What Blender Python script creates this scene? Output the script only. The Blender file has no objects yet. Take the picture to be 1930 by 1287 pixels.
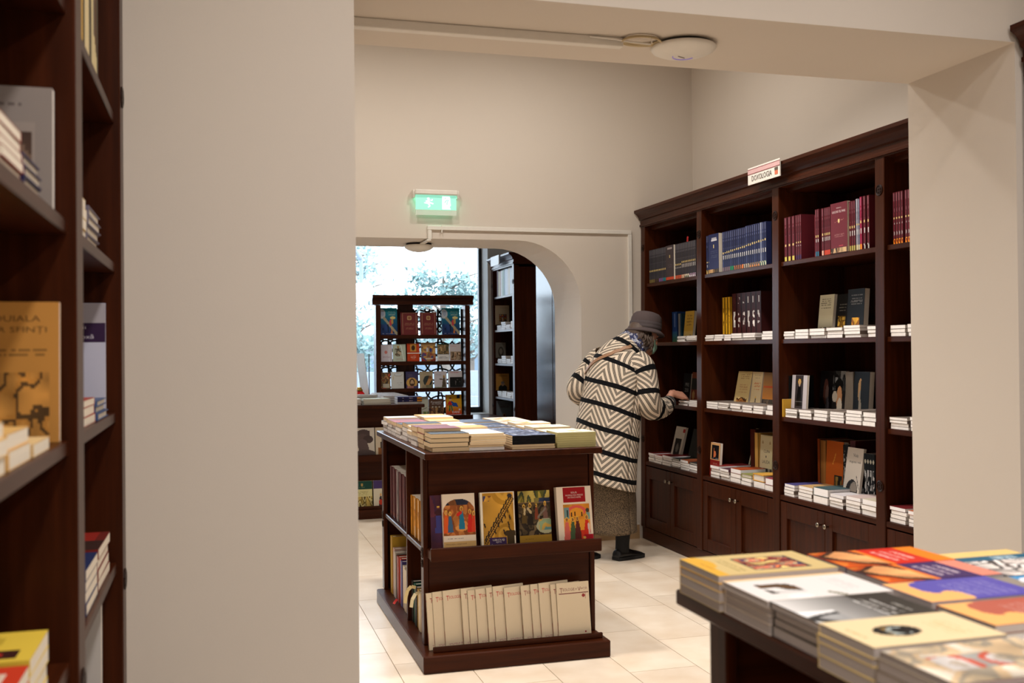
import bpy, bmesh, math, random
import numpy as np
from mathutils import Vector, Matrix

random.seed(7)
sc = bpy.context.scene
COL = sc.collection
D = bpy.data

# ------------------------------------------------------------------ camera
yaw, pitch, roll = math.radians(15.979), math.radians(0.484), math.radians(-0.555)
fw = Vector((math.sin(yaw) * math.cos(pitch), math.cos(yaw) * math.cos(pitch), math.sin(pitch)))
rt = Vector((math.cos(yaw), -math.sin(yaw), 0))
up = rt.cross(fw)
c_, s_ = math.cos(roll), math.sin(roll)
r2, u2 = rt * c_ + up * s_, up * c_ - rt * s_
cam = D.objects.new('camera', D.cameras.new('camera'))
COL.objects.link(cam)
cam.matrix_world = Matrix(((r2.x, u2.x, -fw.x, 0), (r2.y, u2.y, -fw.y, 0), (r2.z, u2.z, -fw.z, 1.35), (0, 0, 0, 1)))
cam.data.sensor_width = 36
cam.data.lens = 36 * 1953.6 / 1930
cam.data.clip_start = 0.02
cam.data.dof.use_dof = True
cam.data.dof.focus_distance = 6.2
cam.data.dof.aperture_fstop = 5.0
sc.camera = cam
sc.view_settings.view_transform = 'Standard'
sc.view_settings.look = 'None'
sc.view_settings.gamma = 1
sc.view_settings.use_curve_mapping = False
sc.view_settings.exposure = -0.2
sc.cycles.max_bounces = 8
sc.cycles.diffuse_bounces = 5

# ------------------------------------------------------------------ sky, lamps and fill
W = D.worlds.new('sky')
sc.world = W
W.use_nodes = True
bg = W.node_tree.nodes['Background']
bg.inputs[0].default_value = (0.80, 0.90, 1.0, 1)
bg.inputs[1].default_value = 8.0

def area(x, y, z, size, power, col=(1, .84, .66), spread=math.radians(116), rot=(0, 0, 0)):
    l = D.lights.new('unseen_ceiling_light', 'AREA')
    l.shape = 'DISK'; l.size = size; l.energy = power; l.color = col; l.spread = spread
    o = D.objects.new('unseen_ceiling_light', l); o.location = (x, y, z); o.rotation_euler = rot
    COL.objects.link(o)

WARM = (1, .935, .86)
WIDE = math.pi  # full spread, for unseen ambient fill added to lift the walls
for x in (0.5, 1.8):                        # entrance room: added wide fill and downlights in turn
    for y, sp, e in ((-1.2, WIDE, 27), (0.3, WIDE, 26), (1.7, math.radians(116), 11)):
        area(x, y, 3.36, .22, e, (1, .945, .90), sp)
for x, e in ((-0.5, 14), (0.8, 23), (2.0, 28)):     # middle room: downlights, then added wide fill
    area(x, 4.5, 3.5, .22, e * 1.1, WARM, math.radians(116))
    area(x, 5.6, 3.5, .22, e * .85, WARM, WIDE)
for x in (0.2, 1.9):                        # window room
    area(x, 9.0, 3.2, .22, 14, WARM)

# ------------------------------------------------------------------ materials
def lin(c):
    return tuple((v / 255 / 12.92 if v / 255 <= .04045 else ((v / 255 + .055) / 1.055) ** 2.4) for v in c)

def new_mat(name):
    m = D.materials.new(name); m.use_nodes = True
    return m, m.node_tree.nodes, m.node_tree.links, m.node_tree.nodes['Principled BSDF']

_mc = {}
def plain(name, rgb, rough=.5, metal=0, var=.06, scale=30, emit=None, spec=.5):
    key = (name, rgb, rough, metal, emit)
    if key in _mc: return _mc[key]
    m, n, l, b = new_mat(name)
    c = lin(rgb)
    tc = n.new('ShaderNodeTexCoord'); nz = n.new('ShaderNodeTexNoise'); nz.inputs['Scale'].default_value = scale
    nz.inputs['Detail'].default_value = 3
    l.new(tc.outputs['Object'], nz.inputs['Vector'])
    mx = n.new('ShaderNodeMix'); mx.data_type = 'RGBA'
    mx.inputs[6].default_value = (*[v * (1 - var) for v in c], 1); mx.inputs[7].default_value = (*[min(1, v * (1 + var)) for v in c], 1)
    l.new(nz.outputs[0], mx.inputs[0]); l.new(mx.outputs[2], b.inputs['Base Color'])
    b.inputs['Roughness'].default_value = rough; b.inputs['Metallic'].default_value = metal
    b.inputs['Specular IOR Level'].default_value = spec
    if emit:
        b.inputs['Emission Color'].default_value = (*lin(emit[0]), 1); b.inputs['Emission Strength'].default_value = emit[1]
    _mc[key] = m
    return m

def wood(name, axis, base=(58, 24, 8), rough=.32, var=.42, spec=.14):
    m, n, l, b = new_mat(name)
    tc = n.new('ShaderNodeTexCoord'); mp = n.new('ShaderNodeMapping')
    s = [44, 44, 44]; s[axis] = 2.0
    mp.inputs['Scale'].default_value = s
    l.new(tc.outputs['Object'], mp.inputs[0])
    nz = n.new('ShaderNodeTexNoise'); nz.inputs['Scale'].default_value = 1.0; nz.inputs['Detail'].default_value = 5
    nz.inputs['Roughness'].default_value = .6
    l.new(mp.outputs[0], nz.inputs['Vector'])
    r = n.new('ShaderNodeValToRGB')
    c = lin(base)
    r.color_ramp.elements[0].position = .3; r.color_ramp.elements[0].color = (*[v * (1 - var) for v in c], 1)
    r.color_ramp.elements[1].position = .72; r.color_ramp.elements[1].color = (*[v * (1 + var) for v in c], 1)
    l.new(nz.outputs[0], r.inputs[0]); l.new(r.outputs[0], b.inputs['Base Color'])
    b.inputs['Roughness'].default_value = rough; b.inputs['Specular IOR Level'].default_value = spec
    bp = n.new('ShaderNodeBump'); bp.inputs['Strength'].default_value = .06; bp.inputs['Distance'].default_value = .002
    l.new(nz.outputs[0], bp.inputs['Height']); l.new(bp.outputs[0], b.inputs['Normal'])
    return m

WOODZ = wood('wood_upright_grain', 2)
WOODY = wood('wood_depth_grain', 1)
WOODX = wood('wood_cross_grain', 0)
GLOSSY = wood('glossy_dark_wood', 2, base=(40, 22, 14), rough=.24, spec=.32)
ROSE = wood('dark_carved_wood', 2, base=(34, 16, 10))

def wall_mat(name, rgb):
    m, n, l, b = new_mat(name)
    c = lin(rgb)
    tc = n.new('ShaderNodeTexCoord'); nz = n.new('ShaderNodeTexNoise'); nz.inputs['Scale'].default_value = 1.3; nz.inputs['Detail'].default_value = 4
    l.new(tc.outputs['Object'], nz.inputs['Vector'])
    mx = n.new('ShaderNodeMix'); mx.data_type = 'RGBA'
    mx.inputs[6].default_value = (*[v * .97 for v in c], 1); mx.inputs[7].default_value = (*[min(1, v * 1.03) for v in c], 1)
    l.new(nz.outputs[0], mx.inputs[0]); l.new(mx.outputs[2], b.inputs['Base Color'])
    b.inputs['Roughness'].default_value = .85; b.inputs['Specular IOR Level'].default_value = .2
    n2 = n.new('ShaderNodeTexNoise'); n2.inputs['Scale'].default_value = 220; l.new(tc.outputs['Object'], n2.inputs['Vector'])
    bp = n.new('ShaderNodeBump'); bp.inputs['Strength'].default_value = .08; bp.inputs['Distance'].default_value = .002
    l.new(n2.outputs[0], bp.inputs['Height']); l.new(bp.outputs[0], b.inputs['Normal'])
    return m
WALL = wall_mat('wall_paint', (210, 201, 190))
WHITEWALL = wall_mat('white_paint', (220, 219, 216))
CEIL = wall_mat('ceiling_paint', (212, 206, 196))

def objcol_mat(name, rough, pages=False):
    m, n, l, b = new_mat(name)
    oi = n.new('ShaderNodeObjectInfo')
    tc = n.new('ShaderNodeTexCoord')
    nz = n.new('ShaderNodeTexNoise'); nz.inputs['Detail'].default_value = 2
    if pages:
        mp = n.new('ShaderNodeMapping'); mp.inputs['Scale'].default_value = (.6, .6, 26)
        l.new(tc.outputs['Object'], mp.inputs[0]); l.new(mp.outputs[0], nz.inputs['Vector']); nz.inputs['Scale'].default_value = 1.2
    else:
        l.new(tc.outputs['Object'], nz.inputs['Vector']); nz.inputs['Scale'].default_value = 4
    mr = n.new('ShaderNodeMapRange'); mr.inputs[3].default_value = .80 if pages else .93; mr.inputs[4].default_value = 1.1 if pages else 1.06
    l.new(nz.outputs[0], mr.inputs[0])
    vm = n.new('ShaderNodeVectorMath'); vm.operation = 'SCALE'
    l.new(oi.outputs['Color'], vm.inputs[0]); l.new(mr.outputs[0], vm.inputs['Scale'])
    l.new(vm.outputs[0], b.inputs['Base Color'])
    b.inputs['Roughness'].default_value = rough; b.inputs['Specular IOR Level'].default_value = .15
    return m
COVER = objcol_mat('book_cover_card', .42)
PAGES = objcol_mat('book_page_block', .8, True)
INK = objcol_mat('printed_ink', .5)

PRINT, n_, l_, b_ = new_mat('printed_cover_art')
ca_ = n_.new('ShaderNodeVertexColor'); ca_.layer_name = 'art'
l_.new(ca_.outputs[0], b_.inputs['Base Color']); b_.inputs['Roughness'].default_value = .45; b_.inputs['Specular IOR Level'].default_value = .12

METAL = plain('brushed_metal', (150, 140, 125), .3, 1)
WHITEPL = plain('white_plastic', (226, 222, 214), .45)
BLACK = plain('black_frame', (16, 18, 24), .4)

# ------------------------------------------------------------------ mesh helpers
class MB:
    def __init__(s): s.v = []; s.f = []; s.m = []
    def quad(s, pts, mi=0):
        k = len(s.v); s.v += [tuple(p) for p in pts]; s.f.append(tuple(range(k, k + len(pts)))); s.m.append(mi); return s
    def box(s, x0, x1, y0, y1, z0, z1, mi=0):
        x0, x1 = min(x0, x1), max(x0, x1); y0, y1 = min(y0, y1), max(y0, y1); z0, z1 = min(z0, z1), max(z0, z1)
        k = len(s.v)
        s.v += [(x, y, z) for z in (z0, z1) for y in (y0, y1) for x in (x0, x1)]
        for f in ((0, 2, 3, 1), (4, 5, 7, 6), (0, 1, 5, 4), (2, 6, 7, 3), (0, 4, 6, 2), (1, 3, 7, 5)):
            s.f.append(tuple(k + i for i in f)); s.m.append(mi)
        return s
    def prism(s, poly, f0, f1, mi=0):
        """poly: 2-D outline; f0/f1 map (a,b) to the two end planes"""
        k = len(s.v); n = len(poly)
        s.v += [f0(*p) for p in poly] + [f1(*p) for p in poly]
        s.f.append(tuple(range(k + n - 1, k - 1, -1))); s.f.append(tuple(range(k + n, k + 2 * n))); s.m += [mi, mi]
        for i in range(n):
            j = (i + 1) % n
            s.f.append((k + i, k + j, k + n + j, k + n + i)); s.m.append(mi)
        return s
    def rings(s, rings, closed=False, cap=True, mi=0):
        k = len(s.v); n = len(rings[0])
        for r in rings: s.v += [tuple(p) for p in r]
        for i in range(len(rings) - (0 if closed else 1)):
            a = k + i * n; b = k + ((i + 1) % len(rings)) * n
            for j in range(n):
                q = (j + 1) % n
                s.f.append((a + j, a + q, b + q, b + j)); s.m.append(mi)
        if cap and not closed:
            s.f.append(tuple(range(k + n - 1, k - 1, -1))); s.f.append(tuple(range(k + (len(rings) - 1) * n, k + len(rings) * n))); s.m += [mi, mi]
        return s
    def lathe(s, prof, M, n=24, mi=0, cap=True):
        rr = [[M @ Vector((r * math.cos(2 * math.pi * i / n), r * math.sin(2 * math.pi * i / n), z)) for i in range(n)] for r, z in prof]
        return s.rings(rr, cap=cap, mi=mi)
    def tube(s, pts, rad, n=8, mi=0):
        pts = [Vector(p) for p in pts]
        rr = []
        nrm = None
        for i, p in enumerate(pts):
            t = (pts[min(i + 1, len(pts) - 1)] - pts[max(i - 1, 0)]).normalized()
            if nrm is None: nrm = t.orthogonal().normalized()
            nrm = (nrm - t * nrm.dot(t)).normalized()
            b = t.cross(nrm)
            r = rad[i] if isinstance(rad, (list, tuple)) else rad
            rr.append([p + (nrm * math.cos(2 * math.pi * j / n) + b * math.sin(2 * math.pi * j / n)) * r for j in range(n)])
        return s.rings(rr, mi=mi)

def fixnormals(me):
    bm = bmesh.new(); bm.from_mesh(me); bmesh.ops.recalc_face_normals(bm, faces=bm.faces); bm.to_mesh(me); bm.free()

def build(name, mb, mats, parent=None, smooth=False, bevel=0):
    """one mesh object, given in world coordinates; parented without moving"""
    off = wloc(parent) if parent else Vector((0, 0, 0))
    me = D.meshes.new(name)
    me.from_pydata([Vector(v) - off for v in mb.v], [], mb.f)
    for m in (mats if isinstance(mats, (list, tuple)) else [mats]): me.materials.append(m)
    me.polygons.foreach_set('material_index', mb.m)
    if smooth: me.polygons.foreach_set('use_smooth', [True] * len(me.polygons))
    me.update(); fixnormals(me)
    o = D.objects.new(name, me); COL.objects.link(o)
    if parent: o.parent = parent
    if bevel:
        b = o.modifiers.new('edge', 'BEVEL'); b.width = bevel; b.segments = 1; b.limit_method = 'ANGLE'
    return o

def wloc(o):
    v = Vector((0, 0, 0))
    while o is not None: v = v + o.location; o = o.parent
    return v

LABELS = {}
def tag(o, label, cat, group=None):
    o['label'] = label; o['category'] = cat
    if group: o['group'] = group
    LABELS.setdefault(label, []).append(o.name)
    return o

def thing(name, label, cat, loc, group=None):
    o = D.objects.new(name, None); COL.objects.link(o); o.location = loc; o.empty_display_size = .05
    return tag(o, label, cat, group)

def struct(name, mb, mat, parent=None):
    o = build(name, mb, mat, parent)
    o['kind'] = 'structure'
    return o

ORD = 'first second third fourth fifth sixth seventh eighth ninth tenth eleventh twelfth thirteenth fourteenth fifteenth sixteenth seventeenth eighteenth nineteenth twentieth'.split()
ORD += ['twenty-' + w for w in ORD[:9]]

# ------------------------------------------------------------------ shell of the three rooms
Y0, Y1 = 2.75, 3.285          # partition with the wide opening
YA, YB = 6.88, 7.47           # back wall with the arch
XL, XR = .36, 2.479           # edges of both openings
XW = 3.349                    # right-hand wall
YW = 11.0                     # window wall

def extrude_y(poly, y0, y1):
    return MB().prism(poly, lambda a, b: (a, y0, b), lambda a, b: (a, y1, b))

struct('wall_middle', extrude_y([(-2.2, 0), (XL, 0), (XL, 2.325), (XR, 2.325), (XR, 0), (XW, 0), (XW, 3.6), (-2.2, 3.6)], Y0, Y1), WALL)
arc = [(2.015 + .464 * math.sin(t), 1.66 + .45 * math.cos(t)) for t in np.linspace(0, math.pi / 2, 13)]
arcl = [(XL + .464 - .464 * math.sin(t), 1.66 + .45 * math.cos(t)) for t in np.linspace(math.pi / 2, 0, 13)]
struct('wall_back', extrude_y([(-2.2, 0), (XL, 0)] + arcl + arc + [(XR, 0), (XW, 0), (XW, 3.6), (-2.2, 3.6)], YA, YB), WALL)
struct('wall_right', MB().box(XW, XW + .15, Y0 + .01, YW + .2, 0, 3.6), WALL)
struct('wall_front_right', MB().box(2.95, 3.1, -2.6, Y0, 0, 3.6), WALL)
struct('wall_front_left', MB().box(-.85, -.67, -2.6, Y0, 0, 3.6), WALL)
struct('wall_rear', MB().box(-.67, 2.95, -2.75, -2.6, 0, 3.6), WALL)
struct('wall_far_left', MB().box(-2.35, -2.2, Y0, YW + .2, 0, 3.6), WALL)
struct('ceiling', MB().box(-2.35, XW + .15, -2.75, YW + .2, 3.6, 3.7), CEIL)
WX0, WX1, WZ0, WZ1 = -1.0, 2.88, .66, 3.0
struct('wall_window', extrude_y([(-2.2, 0), (XW, 0), (XW, 3.6), (-2.2, 3.6), (-2.2, 1.8), (WX0, 1.8), (WX0, WZ1), (WX1, WZ1), (WX1, WZ0), (WX0, WZ0), (WX0, 1.79), (-2.2, 1.79)], YW, YW + .36), WHITEWALL)

# window
GLASS, n_, l_, b_ = new_mat('window_glass')
tr_ = n_.new('ShaderNodeBsdfTransparent'); tr_.inputs[0].default_value = (.95, .98, 1, 1)
gl_ = n_.new('ShaderNodeBsdfGlossy'); gl_.inputs['Roughness'].default_value = .02
fr_ = n_.new('ShaderNodeFresnel'); fr_.inputs[0].default_value = 1.45
ms_ = n_.new('ShaderNodeMixShader')
l_.new(fr_.outputs[0], ms_.inputs[0]); l_.new(tr_.outputs[0], ms_.inputs[1]); l_.new(gl_.outputs[0], ms_.inputs[2])
l_.new(ms_.outputs[0], n_['Material Output'].inputs[0])
fr = MB()
fr.prism([(WX0, WZ0), (WX1, WZ0), (WX1, WZ1), (WX0, WZ1), (WX0, WZ0 + .001), (WX0 + .06, WZ0 + .06), (WX0 + .06, WZ1 - .06), (WX1 - .035, WZ1 - .06), (WX1 - .035, WZ0 + .06), (WX0 + .06, WZ0 + .059)],
         lambda a, b: (a, YW + .27, b), lambda a, b: (a, YW + .34, b))
win = struct('window_1', fr, BLACK)
o = build('window_frame', MB().box(.44, .5, YW + .28, YW + .33, WZ0 + .06, WZ1 - .06), BLACK, win)
build('pane', MB().box(WX0 + .06, .44, YW + .30, YW + .306, WZ0 + .06, WZ1 - .06), GLASS, win)
build('pane', MB().box(.5, WX1 - .035, YW + .30, YW + .306, WZ0 + .06, WZ1 - .06), GLASS, win)

# floor with individual tiles
def tile_mat():
    m, n, l, b = new_mat('cream_floor_tile')
    tc = n.new('ShaderNodeTexCoord'); oi = n.new('ShaderNodeObjectInfo')
    nz = n.new('ShaderNodeTexNoise'); nz.inputs['Scale'].default_value = 5; nz.inputs['Detail'].default_value = 6
    vm = n.new('ShaderNodeVectorMath'); vm.operation = 'ADD'
    l.new(tc.outputs['Object'], vm.inputs[0]); l.new(oi.outputs['Location'], vm.inputs[1]); l.new(vm.outputs[0], nz.inputs['Vector'])
    r = n.new('ShaderNodeValToRGB')
    r.color_ramp.elements[0].position = .3; r.color_ramp.elements[0].color = (*lin((228, 208, 184)), 1)
    r.color_ramp.elements[1].position = .75; r.color_ramp.elements[1].color = (*lin((246, 232, 214)), 1)
    l.new(nz.outputs[0], r.inputs[0])
    mr = n.new('ShaderNodeMapRange'); mr.inputs[3].default_value = .93; mr.inputs[4].default_value = 1.05
    l.new(oi.outputs['Random'], mr.inputs[0])
    v2 = n.new('ShaderNodeVectorMath'); v2.operation = 'SCALE'; l.new(r.outputs[0], v2.inputs[0]); l.new(mr.outputs[0], v2.inputs['Scale'])
    l.new(v2.outputs[0], b.inputs['Base Color']); b.inputs['Roughness'].default_value = .28
    return m
TILE = tile_mat()
GROUT = plain('tile_grout', (128, 104, 78), .9)
floor = struct('floor', MB().box(-2.35, XW + .15, -2.75, YW + .2, -.1, -.004), GROUT)
tw, tl, g = .308, .6, .0028
tm = None
k = 0
for i in range(-3, 11):
    xa = .73 + tw * (i - 1)
    y = (4.64 if i % 2 == 0 else 4.45) - 9 * tl
    while y < YW:
        if y + tl > -.4 and xa < XW and y + tl < YW + .4:
            if tm is None:
                t = build('tile', MB().box(xa + g / 2, xa + tw - g / 2, y + g / 2, y + tl - g / 2, -.012, 0), TILE, floor)
                # recentre
                c0 = Vector((xa, y, 0)); me = t.data
                for v in me.vertices: v.co -= c0
                t.location = c0; tm = me
            else:
                t = D.objects.new('tile', tm); COL.objects.link(t); t.parent = floor; t.location = (xa, y, 0)
            k += 1
        y += tl
# skirting of the back wall
SKIRT = plain('tan_skirting_tile', (176, 146, 108), .4)
struct('baseboard_back', MB().box(XR, 2.9, YA - .012, YA, 0, .1), SKIRT)
struct('baseboard_arch', MB().box(XR - .012, XR, YA - .012, YB, 0, .1), SKIRT)
struct('trim_1', MB().box(XR, 2.9, YA - .016, YA, .1, .112), WHITEPL)

# ------------------------------------------------------------------ books
def unit_mesh(name, boxes, mat):
    mb = MB()
    for b in boxes: mb.box(*b)
    me = D.meshes.new(name); me.from_pydata(mb.v, [], mb.f); me.materials.append(mat); me.update(); fixnormals(me)
    return me
# unit book: x 0 (spine) .. 1, y 0 (foot) .. 1, z 0 (back) .. 1 (front cover)
def cmesh(name, t, sp):
    poly = [(0, 0), (1, 0), (1, t), (sp, t), (sp, 1 - t), (1, 1 - t), (1, 1), (0, 1)]
    mb = MB().prism(poly, lambda a, b: (a, 0, b), lambda a, b: (a, 1, b))
    me = D.meshes.new(name); me.from_pydata(mb.v, [], mb.f); me.materials.append(COVER); me.update(); fixnormals(me); return me
ME_SOFT = cmesh('paperback_cover', .05, .02)
ME_HARD = cmesh('hardback_cover', .10, .03)
ME_PAGE_S = unit_mesh('paperback_pages', [(.02, .997, .002, .998, .05, .95)], PAGES)
ME_PAGE_H = unit_mesh('hardback_pages', [(.03, .965, .018, .982, .10, .90)], PAGES)

def frame(o, x, y):
    x = Vector(x).normalized(); y = Vector(y); y = (y - x * y.dot(x)).normalized(); z = x.cross(y)
    return Matrix(((x.x, y.x, z.x, o[0]), (x.y, y.y, z.y, o[1]), (x.z, y.z, z.z, o[2]), (0, 0, 0, 1)))

def kid(name, me, parent, col=None):
    o = D.objects.new(name, me); COL.objects.link(o); o.parent = parent
    if col: o.color = (*lin(col), 1)
    return o

def book(label, M, w, h, t, col, page=(236, 228, 214), hard=False, group=None, art=None, spine=None, name='book', cat='book', texts=()):
    o = D.objects.new(name, ME_HARD if hard else ME_SOFT); COL.objects.link(o)
    o.matrix_world = M @ Matrix.Diagonal((w, h, t, 1))
    o.color = (*lin(col), 1)
    tag(o, label, cat, group)
    kid('pages', ME_PAGE_H if hard else ME_PAGE_S, o, page)
    if art is not None: kid('cover_print', art, o)
    if spine is not None: kid('spine_print', spine, o)
    for (s, u, v, wid, c, *rest) in texts:      # title lines on the front cover: u,v = left/base in cover fractions, wid = fraction
        e = text_mesh(s); me, tw_, th_ = e
        k = kid('title', me, o, c)
        sx = wid / tw_
        sy = (rest[0] / th_) if rest else sx * w / h
        k.matrix_local = Matrix.Translation((u, v, 1.012)) @ Matrix.Diagonal((sx, sy, 1, 1))
    return o

_tx = {}
def text_mesh(s):
    if s in _tx: return _tx[s]
    cu = D.curves.new('text', 'FONT'); cu.body = s; cu.size = 1; cu.resolution_u = 2
    ob = D.objects.new('text', cu); COL.objects.link(ob)
    dg = bpy.context.evaluated_depsgraph_get(); dg.update()
    me = D.meshes.new_from_object(ob.evaluated_get(dg))
    D.objects.remove(ob); D.curves.remove(cu)
    co = np.empty(len(me.vertices) * 3); me.vertices.foreach_get('co', co); co = co.reshape(-1, 3)
    mn, mx = co.min(0), co.max(0)
    co -= [mn[0], mn[1], 0]; me.vertices.foreach_set('co', co.ravel()); me.materials.clear(); me.materials.append(INK); me.name = 'lettering'
    _tx[s] = (me, mx[0] - mn[0], mx[1] - mn[1])
    return _tx[s]

# --- painted covers: a small raster of face colours on a fine grid lying on the cover
def noise2(h, w, f, rng):
    gx = rng.random((f[1] + 2, f[0] + 2, 3))
    yy = np.linspace(0, f[1], h)[:, None]; xx = np.linspace(0, f[0], w)[None]
    yi = yy.astype(int); xi = xx.astype(int); fy = (yy - yi)[..., None]; fx = (xx - xi)[..., None]
    return gx[yi, xi] * (1 - fx) * (1 - fy) + gx[yi, xi + 1] * fx * (1 - fy) + gx[yi + 1, xi] * (1 - fx) * fy + gx[yi + 1, xi + 1] * fx * fy

def paint(w, h, base, ops, seed=1):
    rng = np.random.default_rng(seed)
    A = np.ones((h, w, 3)) * np.array(base, float)
    V, U = np.mgrid[0:h, 0:w]; U = (U + .5) / w; V = (V + .5) / h
    for op in ops:
        kd = op[0]
        if kd == 'r':      # rect u0 v0 u1 v1 col
            A[(U >= op[1]) & (U < op[3]) & (V >= op[2]) & (V < op[4])] = op[5]
        elif kd == 'e':    # ellipse cx cy rx ry col
            A[((U - op[1]) / op[3]) ** 2 + ((V - op[2]) / op[4]) ** 2 < 1] = op[5]
        elif kd == 'k':    # clear everything outside an arch head: cx vc rx ry col
            A[(V > op[2]) & (((U - op[1]) / op[3]) ** 2 + ((V - op[2]) / op[4]) ** 2 >= 1)] = op[5]
        elif kd == 'g':    # vertical gradient in rect, bottom col, top col
            m = (U >= op[1]) & (U < op[3]) & (V >= op[2]) & (V < op[4])
            t = ((V - op[2]) / (op[4] - op[2]))[m][:, None]
            A[m] = np.array(op[5]) * (1 - t) + np.array(op[6]) * t
        elif kd == 'n':    # blotches in rect from a palette, freq
            m = (U >= op[1]) & (U < op[3]) & (V >= op[2]) & (V < op[4])
            pal = np.array(op[5], float); N = noise2(h, w, op[6], rng)
            idx = np.clip(((N[..., 0] * 1.5 - .25) * len(pal)).astype(int), 0, len(pal) - 1)
            A[m] = (pal[idx] * (.75 + .5 * N[..., 1:2]))[m]
        elif kd == 'l':    # line of width
            x0, y0, x1, y1, wd, c = op[1:7]
            dx, dy = x1 - x0, y1 - y0; L = dx * dx + dy * dy
            t = np.clip(((U - x0) * dx + (V - y0) * dy) / L, 0, 1)
            A[(U - x0 - t * dx) ** 2 + (V - y0 - t * dy) ** 2 < wd * wd] = c
        elif kd == 'p':    # standing robed figure: cx, foot, height, robe, head
            cx, fy, hh, c, hc = op[1:6]
            bw = hh * .20
            t = (V - fy) / (hh * .8)
            A[(t > 0) & (t < 1) & (np.abs(U - cx) < bw * (1.15 - .75 * np.clip(t, 0, 1) ** 1.5))] = c
            A[((U - cx) / (hh * .11)) ** 2 + ((V - fy - hh * .88) / (hh * .11)) ** 2 < 1] = (214, 170, 70)
            A[((U - cx) / (hh * .065)) ** 2 + ((V - fy - hh * .87) / (hh * .075)) ** 2 < 1] = hc
        elif kd == 't':    # greyed lines of small print: u0 v0 u1 v1 col n
            n = op[6]
            for i in range(n):
                a = op[2] + (op[4] - op[2]) * (i + .25) / n; b = op[2] + (op[4] - op[2]) * (i + .7) / n
                ins = .12 * rng.random() * (op[3] - op[1])
                m = (U >= op[1] + ins) & (U < op[3] - ins) & (V >= a) & (V < b) & (rng.random((h, w)) < .75)
                A[m] = A[m] * .35 + np.array(op[5]) * .65
    return np.clip(A, 0, 255)

def art_mesh(A, plane='front', inset=.004):
    h, w, _ = A.shape
    us = np.linspace(inset, 1 - inset, w + 1); vs = np.linspace(inset, 1 - inset, h + 1)
    vv, uu = np.meshgrid(vs, us, indexing='ij')
    if plane == 'front': co = np.stack([uu, vv, np.full_like(uu, 1.006)], -1)
    else: co = np.stack([np.full_like(uu, -.004), vv, uu], -1)        # spine, u along the thickness
    me = D.meshes.new('cover_print')
    i = np.arange(h)[:, None] * (w + 1) + np.arange(w)[None]
    q = np.stack([i, i + 1, i + w + 2, i + w + 1], -1).reshape(-1, 4)
    if plane != 'front': q = q
    me.from_pydata(co.reshape(-1, 3).tolist(), [], q.tolist())
    c = A / 255.0; c = np.where(c <= .04045, c / 12.92, ((c + .055) / 1.055) ** 2.4)
    col = np.ones((h * w, 4, 4), np.float32); col[:, :, :3] = c.reshape(-1, 1, 3)
    at = me.color_attributes.new('art', 'FLOAT_COLOR', 'CORNER'); at.data.foreach_set('color', col.ravel())
    me.materials.append(PRINT); me.update()
    return me

def art(base, ops, w=36, h=52, seed=1): return art_mesh(paint(w, h, base, ops, seed))
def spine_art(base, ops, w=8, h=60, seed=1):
    gap_shade = tuple(.35 * v for v in base)  # both spine edges darkened, painting in the shade of the gaps between books
    ops = ops + [('r', 0, 0, .13, 1, gap_shade), ('r', .87, 0, 1, 1, gap_shade)]
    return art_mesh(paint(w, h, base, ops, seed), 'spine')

REST = MB()    # books too deep in their stacks to be told apart
def rest_book(M, w, h, t):
    for bx, mi in (((0, w, 0, h, 0, t * .06), 1), ((0, w, 0, h, t * .94, t), 1), ((0, .02 * w, 0, h, t * .06, t * .94), 1), ((.02 * w, .997 * w, .002 * h, .998 * h, t * .06, t * .94), 0)):
        k = len(REST.v); REST.box(*bx, mi)
        REST.v[k:] = [tuple(M @ Vector(p)) for p in REST.v[k:]]

def stack(place, x, y, z, w, h, ts, xdir, ydir, tops, group, flip=(), single=99, art_=None, page=(238, 230, 218), hard=False, names=None, jit=.004, texts=(), cat='book', name='book'):
    """flat pile: corner (x,y,z) of the pile, thickness list ts from the bottom; only the top `single` are objects"""
    n = len(ts)
    x, y = x + random.uniform(-jit, jit) * .4, y + random.uniform(-jit, jit) * .3
    for i, t in enumerate(ts):
        fl = i in flip
        xd, yd = Vector(xdir), Vector(ydir)
        o = Vector((x, y, z)) + Vector((random.uniform(-jit, jit), random.uniform(-jit, jit), 0))
        a = random.uniform(-2.2, 2.2) * jit
        R = Matrix.Rotation(a, 3, 'Z'); xd = R @ xd; yd = R @ yd
        if fl: o = o + xd * w + yd * h; xd, yd = -xd, -yd
        M = frame(o, xd, yd)
        if n - i > single: rest_book(M, w, h, t)
        else:
            pos = 'top book' if i == n - 1 else ('bottom book' if i == 0 and n > 2 else 'book second from top' if i == n - 2 else 'book third from top' if i == n - 3 else 'book fourth from top' if i == n - 4 else 'book fifth from top' if i == n - 5 else 'book sixth from top')
            if cat != 'book': pos = pos.replace('book', cat)
            c = tops[i % len(tops)] if isinstance(tops, list) else tops
            book(f'{pos} {place}', M, w, h, t, c, page, hard, group, art_ if i == n - 1 else None, cat=cat, name=name, texts=texts if i == n - 1 else ())
        z += t + .0004
    return z

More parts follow.
